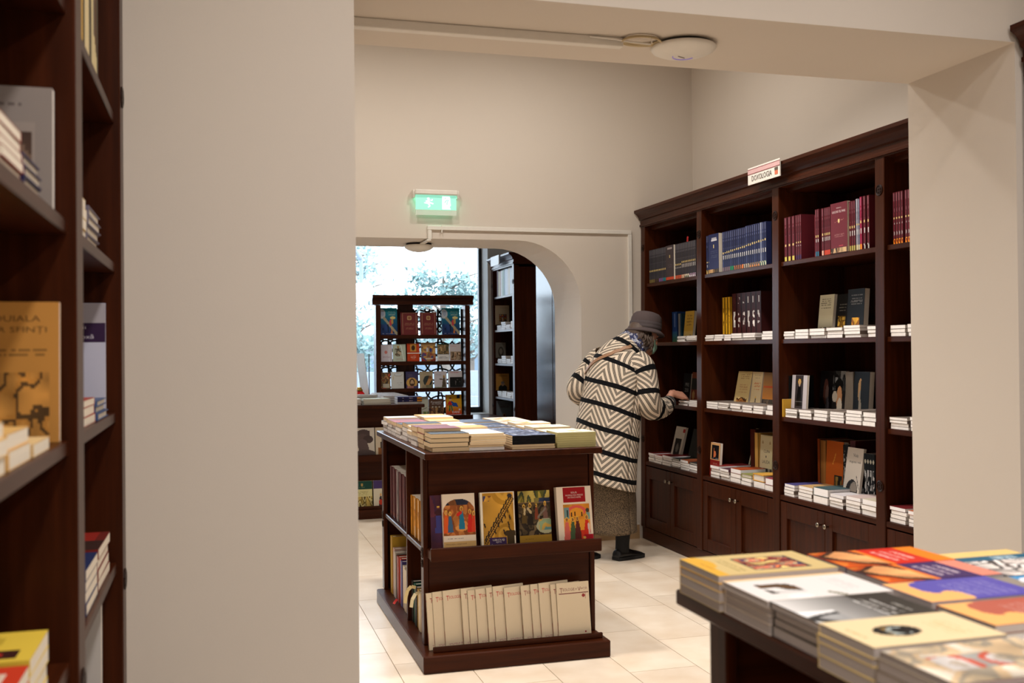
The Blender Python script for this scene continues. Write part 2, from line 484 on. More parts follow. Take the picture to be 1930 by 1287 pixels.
# ------------------------------------------------------------------ bookcases
def rosette(parent, c, n, r=.026):
    """round carved boss: ring with a four-lobed cross, facing direction n"""
    n = Vector(n); t = Vector((0, 0, 1)); b = t.cross(n)
    P = lambda a, q, d: Vector(c) + b * a + t * q + n * d
    mb = MB()
    N = 20
    mb.rings([[P(rr * math.cos(2 * math.pi * i / N), rr * math.sin(2 * math.pi * i / N), d) for i in range(N)] for rr, d in ((r, 0), (r, .003), (r * .86, .004), (r * .74, .003), (r * .70, .001), (.001, .001))], cap=False)
    for k in range(4):
        a = math.pi / 4 + k * math.pi / 2
        cx, cy = r * .38 * math.cos(a), r * .38 * math.sin(a)
        mb.rings([[P(cx + q * r * math.cos(2 * math.pi * i / 10), cy + q * r * math.sin(2 * math.pi * i / 10), d) for i in range(10)] for q, d in ((.27, .001), (.25, .003), (.12, .004), (.02, .004))], cap=False)
    return build('rosette', mb, ROSE, parent, smooth=False)

def cornice_profile(X, s, top):
    # outline in (depth towards viewer, height) from frieze up to the top
    return [(0, top - .115), (.010, top - .115), (.010, top - .100), (.003, top - .097), (.003, top - .072), (.014, top - .066), (.018, top - .050), (.028, top - .034), (.044, top - .022), (.052, top - .018), (.052, top), (-.30, top), (-.30, top - .115)]

def bookcase(name, label, Xf, s, posts, shelves, depth, sill, top, lean=0.0, doors=True, ros=(2.065, .71), pw=.07, end_over=.0, door_label=True, cat='bookcase'):
    """front plane x=Xf; s=-1 opens towards -x, +1 towards +x. posts: y centres (descending)"""
    X = lambda d, z: Xf - s * d + lean * z
    yA, yB = posts[0] + pw / 2, posts[-1] - pw / 2
    R = thing(name, label, cat, (Xf - s * depth / 2, (yA + yB) / 2, 0))
    def bx(d0, d1, y0, y1, z0, z1, mb=None):
        mb = mb or MB(); k = len(mb.v)
        mb.box(0, 1, y0, y1, z0, z1)
        for i in range(k, k + 8):
            v = mb.v[i]; mb.v[i] = (X(d0 if v[0] == 0 else d1, v[2]), v[1], v[2])
        return mb
    for y in posts:
        build('post', bx(0, depth - .012, y - pw / 2, y + pw / 2, .09, top - .115), WOODZ, R, bevel=.003)
        for z in ros:
            rosette(R, (X(0, z), y, z), (s, 0, 0))
    build('back_panel', bx(depth - .012, depth, yB, yA, .02, top - .06), WOODZ, R)
    build('plinth', bx(.012, depth, yB, yA, 0, .09), WOODY, R, bevel=.003)
    fr0 = top - .115
    build('frieze', bx(-.001, .05, yB, yA, 2.215 if top < 2.36 else top - .16, fr0), WOODY, R)
    prof = [(-d, z) for d, z in cornice_profile(Xf, s, top)]
    build('cornice', MB().prism(prof, lambda d, z: (X(d, z), yB - end_over, z), lambda d, z: (X(d, z), yA + end_over, z)), WOODY, R)
    build('top_board', bx(.05, depth - .012, yB, yA, fr0 - .03, fr0), WOODY, R)
    for a, b in zip(posts[:-1], posts[1:]):
        y1, y0 = a - pw / 2, b + pw / 2
        for z in shelves:
            build('shelf', bx(.014, depth - .014, y0, y1, z - .024, z), WOODY, R, bevel=.002)
        build('sill', bx(.004, depth - .014, y0, y1, sill - .026, sill), WOODY, R, bevel=.003)
        if not doors: continue
        ym = (y0 + y1) / 2
        for (p, q, kn) in ((y0 + .003, ym - .002, -1), (ym + .002, y1 - .003, 1)):
            d = MB()
            za, zb, fw_ = .095, sill - .033, .062
            bx(.006, .028, p, p + fw_, za, zb, d); bx(.006, .028, q - fw_, q, za, zb, d)
            bx(.006, .028, p + fw_, q - fw_, zb - .085, zb, d); bx(.006, .028, p + fw_, q - fw_, za, za + .075, d)
            dr = build('door', d, WOODZ, R, bevel=.002)
            build('panel', bx(.019, .026, p + fw_ - .004, q - fw_ + .004, za + .07, zb - .08), WOODZ, dr)
            ky = q - .03 if kn < 0 else p + .03
            M = Matrix.Translation((X(.006, .458), ky, .458)) @ Matrix.Rotation(math.pi / 2 * s, 4, 'Y')
            build('knob', MB().lathe([(.004, 0), (.004, .014), (.012, .018), (.013, .024), (.009, .028), (.001, .029)], M, 14), METAL, dr, smooth=True)
    return R, X

BC, BX = bookcase('wall_bookcase', 'long dark wood bookcase with cupboard doors along the right wall behind the woman', 2.912, -1,
                  [6.838, 5.945, 5.02, 4.10, 3.335], [.977, 1.395, 1.812], .42, .557, 2.337, lean=.0105, ros=(2.068, .712))
bookcase('foreground_bookcase', 'dark bookcase of which only the cornice end shows beside the right pillar', 2.50, -1,
         [2.70, 1.75, .8], [.977, 1.395, 1.812], .42, .557, 2.372)
bookcase('near_bookcase', 'dark bookcase close on the left with blurred books, cut by the frame', -.217, 1,
         [2.705, 1.868, .93], [.85, 1.21, 1.57, 1.93], .40, .49, 2.60, ros=(1.98, .80), doors=False, pw=.088)
bookcase('window_bookcase', 'narrow dark bookcase beside the window in the far room', 2.918, -1,
         [10.965, 10.135], [.85, 1.21, 1.57, 1.93], .40, .49, 2.345, ros=(2.05, .75), doors=False)

# tall cupboard with a glossy side in the window room
cb = thing('tall_cupboard', 'tall glossy dark wood cupboard reflecting blue daylight beside the arch', 'cupboard', (3.13, 9.0, 0))
build('body', MB().box(2.935, 3.345, 8.2, 9.36, 0, 2.75), GLOSSY, cb, bevel=.004)
build('door', MB().box(2.918, 2.934, 8.87, 9.35, .08, 2.7), GLOSSY, cb, bevel=.003)
build('door', MB().box(2.918, 2.934, 8.22, 8.86, .08, 2.7), GLOSSY, cb, bevel=.003)

# sign on the cornice
sg = thing('name_sign', 'small white sign reading DOXOLOGIA fixed to the bookcase cornice', 'sign', (2.87, 5.03, 2.30))
SGX = 2.872
build('plate', MB().box(SGX, SGX + .006, 4.862, 5.202, 2.258, 2.352), WHITEPL, sg)
build('pink_band', MB().box(SGX - .001, SGX, 4.862, 5.202, 2.316, 2.340), plain('pink_print', (206, 168, 168), .5), sg)
for z in (2.314, 2.340): build('red_line', MB().box(SGX - .0015, SGX, 4.862, 5.202, z, z + .003), plain('dark_red_print', (120, 40, 46), .5), sg)
build('emblem', MB().box(SGX - .0015, SGX, 4.882, 4.912, 2.272, 2.293), plain('orange_print', (206, 110, 80), .5), sg)
build('emblem', MB().box(SGX - .0015, SGX, 4.88, 4.914, 2.293, 2.310), plain('brown_print', (92, 80, 72), .5), sg)
me, tw_, th_ = text_mesh('DOXOLOGIA')
tx = D.objects.new('lettering', me); COL.objects.link(tx); tx.parent = sg; tx.color = (*lin((96, 88, 84)), 1)
tx.matrix_local = Matrix.Translation((SGX - .0016, 5.158, 2.274)) @ Vector((0, 0, 0)).to_track_quat('Z', 'Y').to_matrix().to_4x4() if False else \
    Matrix.Translation(Vector((SGX - .0016, 5.158, 2.274)) - sg.location) @ Matrix(((0, 0, -1, 0), (-1, 0, 0, 0), (0, 1, 0, 0), (0, 0, 0, 1))) @ Matrix.Diagonal((.215 / tw_, .030 / th_, 1, 1))

# ------------------------------------------------------------------ display islands
def island(label, ox, oy, full=True, lower=True):
    """front face looks to -y; ox,oy offset of the whole unit"""
    R = thing('display_island', label, 'display table', (ox + 1.25, oy + 5.05, 0))
    def b(name, x0, x1, y0, y1, z0, z1, m, parent=R, bev=.003):
        return build(name, MB().box(ox + x0, ox + x1, oy + y0, oy + y1, z0, z1), m, parent, bevel=bev)
    b('base', .826, 1.660, 4.268, 5.575, 0, .074, WOODX, bev=.005)
    b('top', .853, 1.660, 4.345, 5.712, .886, .914, WOODY)
    for x0, x1 in ((.862, .884), (1.630, 1.652)):
        for y0, y1 in ((4.437, 4.497), (5.537, 5.597)):
            b('post', x0, x1, y0, y1, .0745, .8855, WOODZ)
    b('divider', .868, 1.646, 4.872, 4.892, .0745, .8855, WOODZ)
    b('centre_panel', 1.24, 1.262, 4.47, 5.55, .0745, .8855, WOODZ)
    b('end_panel', .884, 1.630, 5.565, 5.58, .0745, .8855, WOODX)
    for x0, x1 in ((.868, 1.239), (1.263, 1.646)):
        for y0, y1 in ((4.498, 4.871), (4.893, 5.536)):
            b('shelf', x0, x1, y0, y1, .462, .484, WOODY)
    b('front_panel', .885, 1.629, 4.447, 4.462, .0745, .8855, WOODX)
    l = b('ledge', .876, 1.640, 4.337, 4.446, .455, .4945, WOODX)
    b('ledge_lip', .872, 1.644, 4.323, 4.3365, .455, .512, WOODX, l)
    b('trough_lip', .876, 1.640, 4.310, 4.324, .0745, .098, WOODX)
    for y in (4.467, 5.567):
        rosette(R, (ox + .862, oy + y, .470), (-1, 0, 0), .024)
        rosette(R, (ox + .862, oy + y, .424), (-1, 0, 0), .018)
    return R
I1 = island('dark wood display island in the middle of the next room, books piled on top', 0, 0)
I2 = island('dark display island by the window, half hidden behind the pillar wall', 0, 4.09)
I3 = island('dark display table in the right foreground under colourful stacked books', -.053, -3.98)

# window bench
bench = thing('window_bench', 'low dark wood bench running under the far window', 'bench', (1, 10.6, 0))
build('seat_board', MB().box(-1.2, 2.90, 10.15, 10.99, .625, .655), WOODX, bench, bevel=.004)
build('front_board', MB().box(-1.2, 2.88, 10.19, 10.21, 0, .625), WOODX, bench)

# ------------------------------------------------------------------ books of the wall bookcase
BAYN = ['farthest bay', 'second bay', 'third bay', 'bay behind pillar']
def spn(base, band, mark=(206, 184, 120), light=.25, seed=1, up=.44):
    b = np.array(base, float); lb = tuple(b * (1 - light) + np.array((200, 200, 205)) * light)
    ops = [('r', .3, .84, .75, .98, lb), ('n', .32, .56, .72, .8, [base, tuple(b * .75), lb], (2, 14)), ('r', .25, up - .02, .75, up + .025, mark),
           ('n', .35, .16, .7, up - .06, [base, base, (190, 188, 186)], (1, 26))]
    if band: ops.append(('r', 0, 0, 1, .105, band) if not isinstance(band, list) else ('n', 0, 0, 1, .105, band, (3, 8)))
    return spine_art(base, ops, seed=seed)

SL, NV, MR = (58, 56, 66), (38, 44, 84), (98, 34, 44)
def upright(label, y, z, t, h, w, col, spine=None, hard=False, d=.022, group=None, face=None, lean=0, cat='book', name='book', X=BX, texts=(), page=(236, 228, 214)):
    """spine towards -x (viewer); y is the far side; returns next y"""
    M = frame((X(d, z), y, z + .0005), (1, 0, 0), (0, 0, 1))
    o = book(label, M, w, h, t, col, page, hard, group, face, spine, cat=cat, name=name, texts=texts)
    return y - t - .0008

def faceout(label, y, z, w, h, t, col, d, tilt=8, art_=None, hard=False, X=BX, texts=(), group=None, page=(236, 228, 214), turn=0):
    """front cover towards -x, leaning back; y = far (left) edge"""
    a = math.radians(tilt); tn = math.radians(turn)
    ny = Vector((math.sin(a), 0, math.cos(a)))
    xd = Vector((math.sin(tn), -math.cos(tn), 0))
    M = frame((X(d, z) + t * math.cos(a), y, z + .001 + t * math.sin(a) * 0), xd, ny)
    return book(label, M, w, h, t, col, page, hard, group, art_, texts=texts)

ZT = 1.812
# grey row
g1 = 'grey top-shelf row'
bands1 = [(120, 104, 56)] * 4 + [(70, 50, 40)] * 3 + [(120, 92, 150)] * 3 + [(30, 130, 140)] * 3
bn1 = ['ochre'] * 4 + ['brown'] * 3 + ['lilac'] * 3 + ['teal'] * 3
y = 6.768
_sc = {}
def sp(base, band, up=.44, seed=1, light=.25):
    k = (base, str(band), up, seed, light)
    if k not in _sc: _sc[k] = spn(base, band, seed=seed, up=up, light=light)
    return _sc[k]
for i in range(13):
    c = SL if i % 3 else (66, 66, 72)
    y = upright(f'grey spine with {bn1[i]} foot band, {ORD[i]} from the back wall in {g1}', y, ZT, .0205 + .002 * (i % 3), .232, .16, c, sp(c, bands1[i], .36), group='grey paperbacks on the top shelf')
A = art((62, 54, 58), [('r', .2, .88, .8, .94, (150, 140, 140)), ('e', .5, .68, .06, .05, (190, 170, 110)), ('t', .2, .35, .8, .5, (90, 80, 84), 3), ('r', 0, 0, 1, .09, (188, 70, 44))], 20, 36)
faceout(f'grey-brown book with its cover turned outward amid the {g1}', y, ZT, .125, .232, .02, (62, 54, 58), .012, 0, A)
y -= .127
bands1b = [(206, 92, 60)] * 4 + [(222, 180, 150)] * 2 + [[(90, 110, 90), (210, 200, 180), (60, 70, 60)]] * 3 + [[(190, 180, 190), (120, 90, 120), (220, 214, 220)]] * 4
bn2 = ['orange'] * 4 + ['peach'] * 2 + ['green-flecked'] * 3 + ['lilac-flecked'] * 4
rb = None
for i in range(13):
    if y - .03 < 5.982: break
    c = SL if i % 2 else (64, 60, 66)
    up_ = .40 if i < 4 else .46
    y = upright(f'grey spine with {bn2[i]} foot band, {ORD[i]} right of the turned-out cover in {g1}', y, ZT, .0215 + .003 * (i % 2), .232, .16, c, sp(c, bands1b[i], up_), group='grey paperbacks on the top shelf')
# red ribbon marker out of one of them
rbk = [o for o in COL.objects if o.get('label', '').startswith('grey spine with peach foot band, sixth')]
def ribbon(parent, pts, col, r=.003):
    """bookmark ribbon as a flat strip through world points"""
    mb = MB(); pts = [Vector(p) for p in pts]
    Mi = parent.matrix_world.inverted() if parent else Matrix()
    for a, b in zip(pts[:-1], pts[1:]):
        t = (b - a).normalized(); n = t.cross(Vector((.5, .8, .2))).normalized() * r; n2 = t.cross(n).normalized() * .0006
        k = len(mb.v)
        mb.v += [tuple(Mi @ q) for q in (a - n - n2, a + n - n2, a + n + n2, a - n + n2, b - n - n2, b + n - n2, b + n + n2, b - n + n2)]
        for f in ((0, 1, 5, 4), (1, 2, 6, 5), (2, 3, 7, 6), (3, 0, 4, 7), (0, 3, 2, 1), (4, 5, 6, 7)): mb.f.append(tuple(k + i for i in f)); mb.m.append(0)
    me = D.meshes.new('ribbon'); me.from_pydata(mb.v, [], mb.f); me.materials.append(plain('ribbon', col, .5)); me.update()
    o = D.objects.new('ribbon', me); COL.objects.link(o); o.parent = parent
    return o
bpy.context.view_layer.update()
if rbk: ribbon(rbk[0], [(BX(.05, ZT), 6.205, 2.03), (BX(.045, ZT), 6.20, 2.05), (BX(.035, ZT), 6.175, 2.075), (BX(.03, ZT), 6.16, 2.078)], (214, 40, 44), .005)

# navy row
g2 = 'navy top-shelf row'
y = 5.885
for i in range(2):
    y = upright(f'navy spine with gold foot panel, {ORD[i]} from the far post in {g2}', y, ZT, .026, .238, .16, NV, sp(NV, [(226, 190, 110), (50, 40, 40), (230, 200, 120)], .30, 3), group='navy paperbacks on the top shelf')
A = art(NV, [('r', .3, .87, .8, .91, (170, 170, 180)), ('r', .25, .82, .85, .86, (200, 200, 206)), ('e', .5, .68, .05, .05, (216, 196, 130)), ('t', .15, .38, .9, .58, (84, 88, 110), 4), ('n', 0, 0, 1, .1, [(150, 110, 60), (60, 50, 40), (190, 150, 100)], (8, 3))], 24, 44)
faceout(f'navy book with its cover turned outward near the far end of the {g2}', y - .002, ZT, .128, .238, .028, NV, .012, 0, A)
y -= .160
bands2 = [(120, 100, 110)] * 4 + [(30, 140, 90)] * 2 + [[(180, 120, 70), (90, 50, 40)]] * 4 + [(226, 130, 60)] + [[(200, 190, 170), (90, 80, 70)]] * 3 + [[(170, 140, 90), (80, 90, 90), (200, 120, 60)]] * 5 + [[(220, 200, 180), (70, 110, 90)]] * 3 + [[(222, 180, 70), (150, 100, 30)]] * 3
bn3 = ['grey'] * 4 + ['green'] * 2 + ['rust-flecked'] * 4 + ['orange'] + ['pale-flecked'] * 3 + ['multicoloured'] * 5 + ['cream-flecked'] * 3 + ['golden'] * 3
for i in range(22):
    if y - .03 < 5.12: break
    c = NV if i % 4 else (50, 58, 100)
    if i == 19: c = (120, 128, 160)
    y = upright(f'{"silvery" if i == 19 else "navy"} spine with {bn3[i]} foot band, {ORD[i]} right of the turned-out cover in {g2}', y, ZT, .0215 + .004 * (i % 3 == 0), .238 + .004 * (i > 11), .16, c, sp(c, bands2[i], .46 + .006 * i), group='navy paperbacks on the top shelf')
upright(f'black book standing dark at the near end of the {g2}', y - .004, ZT, .022, .24, .16, (14, 14, 18), d=.05)

# maroon row
g3 = 'maroon top-shelf row'
def mrow(y, n, t, band, bname, up, nm, tall=.235, d=.02, col=MR, gap=.0):
    for i in range(n):
        y = upright(f'{nm} spine with {bname} foot band, {ORD[i]} of {n} alike in the {g3}' if n > 1 else f'{nm} spine with {bname} foot band, alone in the {g3}', y, ZT, t, tall, .165, col, sp(col, band, up, light=.2), d=d, group='maroon paperbacks on the top shelf') - gap
    return y
y = 4.958
y = mrow(y, 3, .028, (206, 190, 90), 'yellow', .36, 'maroon', gap=.009)
y = mrow(y, 3, .0165, (70, 40, 80), 'violet', .38, 'maroon', gap=.002)
y -= .045
A = art((110, 40, 48), [('r', .25, .86, .8, .9, (190, 170, 170)), ('e', .5, .62, .06, .05, (214, 190, 130)), ('t', .15, .3, .85, .42, (160, 130, 110), 3), ('r', 0, 0, 1, .11, (176, 70, 74))], 20, 36)
faceout(f'maroon cover turned outward behind teal-banded spines in the {g3}', y + .01, ZT, .13, .225, .022, (110, 40, 48), .075, 0, A)
y -= .083
y = mrow(y, 2, .017, (50, 100, 124), 'teal', .42, 'maroon', .24)
y -= .022
y = mrow(y, 1, .02, (222, 170, 150), 'pale pink', .44, 'maroon', .238)
y -= .004
y = mrow(y, 4, .0125, (214, 76, 54), 'scarlet', .44, 'wine red', .238)
y -= .018
A = art((104, 42, 52), [('e', .5, .64, .05, .04, (222, 200, 140)), ('l', .25, .62, .42, .63, .006, (150, 100, 96)), ('l', .58, .64, .8, .66, .006, (150, 100, 96)), ('t', .2, .3, .85, .38, (160, 120, 116), 2), ('r', .5, .12, .75, .135, (180, 70, 80)), ('n', 0, 0, 1, .1, [(130, 100, 70), (60, 50, 44), (190, 160, 120)], (9, 3))], 40, 64)
faceout(f'large maroon cover with white capitals turned outward in the {g3}', y, ZT, .14, .245, .02, (104, 42, 52), .010, 0, A, texts=[('GRIGORE CEL MARE', .1, .80, .8, (214, 200, 200), .045), ('SFÂNTUL', .36, .885, .3, (200, 186, 186), .028)])
y -= .142
y = mrow(y, 3, .0155, (176, 160, 90), 'olive', .47, 'brownish', .24, gap=.001)
y = upright(f'shiny grey spine in the {g3}', y, ZT, .017, .245, .16, (150, 146, 160), sp((150, 146, 160), (210, 196, 150), .5))
y = upright(f'shiny striped grey spine beside the crimson one in the {g3}', y, ZT, .012, .243, .16, (120, 120, 140), sp((120, 120, 140), (214, 204, 170), .5))
y = upright(f'crimson spine with orange foot band in the {g3}', y, ZT, .018, .25, .16, (150, 36, 70), sp((150, 36, 70), (230, 140, 50), .52))
y -= .012
y = mrow(y, 1, .018, [(200, 190, 180), (60, 56, 60)], 'photo-printed', .52, 'dark maroon', .25)
y -= .008
if y - .018 > 4.138: upright(f'last maroon spine half behind the post in the {g3}', y, ZT, .018, .25, .16, MR, sp(MR, [(200, 190, 180), (60, 56, 60)], .52))
y = 4.04
for i in range(6):
    y = upright(f'maroon spine with flame-orange foot, {ORD[i]} of six in the bay cut by the pillar', y, ZT, .0165, .235, .16, MR, sp(MR, [(230, 140, 40), (150, 60, 20), (240, 170, 60)], .5, 9), d=.03, group='maroon paperbacks by the pillar') - (.012 if i == 3 else .001)

# piles on the three lower shelves: (y far, y near) per pile
def pile_set(bay, z, spans, heights, tn, deep, place, tops, hard=(), single=1, dd=.02):
    for i, (ya, yb) in enumerate(spans):
        w = ya - yb - .006
        n = tn[i]; hgt = heights[i]
        ts = [hgt / n * random.uniform(.85, 1.12) for _ in range(n)]
        c = tops[i % len(tops)]
        stack(f'of {ORD[i]} pile on the {place}, {BAYN[bay]} of wall bookcase', BX(dd, z), ya, z + .0008, w, deep, ts, (0, -1, 0), (1, 0, 0), [c[1]], f'piled paperbacks in the {BAYN[bay]}', flip=[k for k in range(n) if random.random() < .22],
              single=single, hard=i in hard, page=(250, 248, 250) if i not in hard else (228, 222, 212))
T_ = lambda *cs: [('', c) for c in cs]
random.seed(11)
# third shelf up (z 1.395)
pile_set(0, 1.395, [(6.30, 6.175), (6.17, 6.02)], [.034, .036], [5, 4], .20, 'eye-level shelf', T_((190, 186, 186), (170, 168, 172)), single=0)
pile_set(1, 1.395, [(5.90, 5.785), (5.775, 5.66), (5.65, 5.56), (5.553, 5.425), (5.415, 5.27), (5.20, 5.07)], [.038, .040, .036, .040, .042, .046], [3, 3, 3, 3, 3, 3], .19, 'eye-level shelf', T_((200, 190, 186), (150, 60, 56), (180, 176, 176), (60, 60, 90), (200, 196, 196), (186, 180, 182)), single=0)
pile_set(2, 1.395, [(4.968, 4.86), (4.855, 4.725), (4.712, 4.57), (4.56, 4.42), (4.412, 4.275), (4.225, 4.15)], [.044, .046, .046, .050, .056, .056], [3, 3, 3, 3, 4, 3], .19, 'eye-level shelf', T_((200, 196, 196), (210, 204, 200), (180, 176, 178), (200, 200, 204), (190, 180, 176), (206, 202, 200)), single=0)
pile_set(3, 1.395, [(4.05, 3.94), (3.925, 3.81)], [.050, .052], [3, 3], .19, 'eye-level shelf', T_((206, 200, 196), (190, 186, 180)), single=0)
# second shelf (z .977)
pile_set(0, .977, [(6.28, 6.14), (6.13, 6.0)], [.030, .040], [3, 4], .20, 'waist-high shelf', T_((60, 56, 66), (40, 38, 48)), single=0)
pile_set(1, .977, [(5.885, 5.735), (5.722, 5.59), (5.573, 5.442), (5.425, 5.305), (5.295, 5.182), (5.158, 5.065)], [.046, .044, .044, .044, .044, .054], [3, 4, 3, 3, 3, 2], .19, 'waist-high shelf', T_((150, 44, 40), (170, 60, 44), (190, 150, 130), (120, 60, 60), (190, 186, 190), (170, 166, 172)), single=0)
pile_set(2, .977, [(4.95, 4.83), (4.815, 4.695), (4.68, 4.555), (4.535, 4.412), (4.398, 4.267), (4.253, 4.15)], [.044, .048, .050, .050, .066, .064], [4, 3, 3, 4, 4, 3], .19, 'waist-high shelf', T_((60, 60, 130), (150, 36, 50), (160, 70, 50), (50, 46, 52), (60, 44, 46), (120, 50, 48)), single=0)
pile_set(3, .977, [(4.055, 3.925), (3.912, 3.80)], [.056, .058], [4, 4], .19, 'waist-high shelf', T_((70, 40, 40), (90, 50, 44)), single=0)
# sill (z .557)
pile_set(0, .557, [(6.78, 6.685), (6.677, 6.55), (6.543, 6.405), (6.395, 6.27), (6.263, 6.138), (6.128, 5.995)], [.062, .060, .064, .062, .064, .06], [4, 4, 4, 5, 4, 4], .21, 'sill shelf', T_((120, 44, 44), (160, 60, 50), (130, 36, 40), (40, 44, 42), (150, 80, 50), (46, 50, 52)), hard=(3, 5))
pile_set(1, .557, [(5.83, 5.712), (5.702, 5.585), (5.575, 5.448), (5.438, 5.318), (5.307, 5.182), (5.168, 5.065)], [.070, .070, .080, .066, .078, .070], [4, 4, 3, 3, 2, 2], .22, 'sill shelf', T_((130, 46, 44), (90, 60, 70), (170, 80, 44), (140, 140, 80), (214, 160, 70), (150, 60, 80)), hard=(3, 4))
pile_set(2, .557, [(4.965, 4.86), (4.825, 4.69), (4.678, 4.545), (4.536, 4.417), (4.404, 4.284), (4.272, 4.15)], [.064, .070, .078, .068, .074, .072], [4, 4, 2, 4, 4, 3], .22, 'sill shelf', T_((80, 76, 130), (196, 160, 110), (60, 90, 96), (206, 202, 206), (200, 180, 176), (200, 190, 170)))
pile_set(3, .557, [(4.05, 3.935), (3.922, 3.80)], [.072, .068], [4, 4], .2, 'sill shelf', T_((110, 36, 40), (190, 100, 60)))

# standing and leaning books behind the piles
Z3, Z2, Z1 = 1.395, .977, .557
B = 'in the farthest bay'
upright(f'blue book with landscape standing behind the piles, eye-level shelf {B}', 6.78, Z3, .10, .215, .15, (34, 60, 110), spine_art((34, 60, 110), [('g', 0, 0, 1, .35, (50, 80, 50), (40, 80, 120)), ('r', .4, .5, .6, .95, (90, 110, 150))], 10, 40), d=.20)
upright(f'slim grey book next to the blue one, eye-level shelf {B}', 6.672, Z3, .028, .20, .14, (120, 116, 110), d=.20)
upright(f'slim dark teal book beside the yellow cover, eye-level shelf {B}', 6.64, Z3, .018, .20, .14, (30, 60, 76), d=.20)
A = art((190, 150, 60), [('g', 0, 0, 1, .35, (120, 110, 90), (196, 160, 80)), ('t', .2, .5, .85, .9, (110, 80, 40), 4), ('l', .75, .02, .75, .2, .03, (60, 50, 40))], 24, 40)
faceout(f'yellow cover with misty towers standing on the eye-level shelf {B}', 6.60, Z3, .14, .212, .02, (190, 150, 60), .20, 6, A)
A = art((16, 16, 18), [], 8, 10)
faceout(f'black cover with rough white lettering on the waist-high shelf {B}', 6.62, Z2, .115, .20, .015, (16, 16, 18), .20, 6, None, texts=[('PRE', .3, .55, .5, (150, 150, 150), .12), ('ZISI', .25, .36, .5, (150, 150, 150), .12)])
A = art((30, 30, 28), [('r', 0, 0, 1, .45, (110, 44, 26)), ('r', 0, .8, 1, 1, (120, 60, 36)), ('e', .3, .25, .15, .15, (170, 130, 80))], 20, 30)
faceout(f'dark cover with red-brown foot on the waist-high shelf {B}', 6.49, Z2, .13, .21, .02, (30, 30, 28), .20, 6, A)
A = art((206, 200, 190), [('r', .2, .22, .8, .68, (44, 42, 42)), ('e', .5, .42, .14, .12, (120, 116, 112)), ('t', .15, .08, .85, .14, (120, 116, 110), 1), ('r', .78, .86, 1, .96, (170, 50, 50))], 26, 40)
faceout(f'white cover with black photograph leaning above the sill piles {B}', 6.66, Z1, .155, .255, .016, (206, 200, 190), .12, 14, A)
faceout(f'dark cover leaning half behind the post above the sill piles {B}', 6.45, Z1, .14, .25, .016, (40, 44, 42), .15, 14)
B = 'in the second bay'
y = 6.03 - .13
for i in range(3):
    y = upright(f'tall yellow spine, {ORD[i]} of three standing on the eye-level shelf {B}', y, Z3, .036, .272, .17, (214, 160, 40), spine_art((214, 160, 40), [('n', .35, .35, .65, .75, [(214, 160, 40), (120, 80, 20)], (1, 14))], 6, 40, i), d=.14, group='yellow spines on the eye-level shelf')
y -= .02
for i in range(6):
    s_ = spine_art((66, 30, 30), [('n', .3, .78, .7, .92, [(66, 30, 30), (210, 206, 200)], (3, 3)), ('n', .3, .28, .75, .62, [(66, 30, 30), (216, 212, 206)], (3, 16))], 10, 60, i)
    y = upright(f'dark maroon spine with white lettering, {ORD[i]} of six, eye-level shelf {B}', y, Z3, .058, .288, .17, (66, 30, 30), s_, hard=True, d=.14, group='dark maroon spines on the eye-level shelf')
A = art((196, 172, 120), [('t', .2, .78, .9, .94, (140, 110, 70), 3), ('t', .2, .4, .85, .68, (170, 130, 90), 4), ('n', .15, .05, .9, .3, [(110, 70, 36), (150, 100, 50), (80, 50, 30), (196, 172, 120)], (6, 6))], 26, 40)
faceout(f'cream cover with brown icon print leaning on the waist-high shelf {B}', 5.79, Z2, .155, .23, .018, (196, 172, 120), .15, 12, A, turn=4)
A = art((206, 184, 140), [('t', .2, .8, .8, .95, (160, 140, 110), 2), ('t', .2, .5, .9, .75, (190, 110, 70), 3), ('p', .5, .03, .34, (40, 40, 44), (190, 150, 110))], 24, 40)
faceout(f'cream cover with a dark standing figure on the waist-high shelf {B}', 5.62, Z2, .12, .228, .018, (206, 184, 140), .17, 8, A)
A = art((196, 130, 50), [('g', 0, .3, 1, 1, (214, 140, 60), (120, 90, 50)), ('n', 0, 0, 1, .3, [(80, 70, 60), (120, 100, 80), (60, 56, 56)], (6, 3)), ('r', .1, .6, .9, .66, (190, 80, 30))], 24, 40)
faceout(f'orange sunset cityscape cover by the post on the waist-high shelf {B}', 5.495, Z2, .13, .226, .018, (196, 130, 50), .18, 6, A)
A = art((206, 160, 110), [('r', .12, .5, .88, .93, (26, 22, 24)), ('l', .36, .55, .36, .82, .03, (170, 90, 50)), ('e', .46, .66, .12, .1, (200, 110, 70)), ('n', .2, .5, .85, .55, [(90, 90, 100), (40, 40, 50)], (6, 2)), ('r', 0, 0, 1, .48, (130, 34, 30)), ('t', .3, .3, .75, .4, (206, 170, 150), 2)], 34, 44)
faceout(f'small red book with dark painting standing upright at the sill {B}', 5.905, Z1, .125, .205, .018, (130, 34, 30), .05, 4, A)
A = art((190, 186, 160), [('r', .1, .2, .6, .5, (60, 80, 60)), ('r', .5, .1, .8, .5, (90, 40, 36))], 20, 30)
faceout(f'pale green cover leaning far back above the sill piles {B}', 5.75, Z1, .12, .30, .018, (170, 170, 140), .22, 14, A)
upright(f'dark red-brown spine between cream books above the sill {B}', 5.655, Z1, .062, .30, .18, (76, 28, 20), d=.20, hard=True)
upright(f'thick yellow spine above the sill piles {B}', 5.588, Z1, .048, .285, .18, (214, 170, 90), spine_art((214, 170, 90), [('n', .2, .12, .8, .26, [(214, 170, 90), (120, 70, 30)], (2, 6))], 8, 40), d=.19)
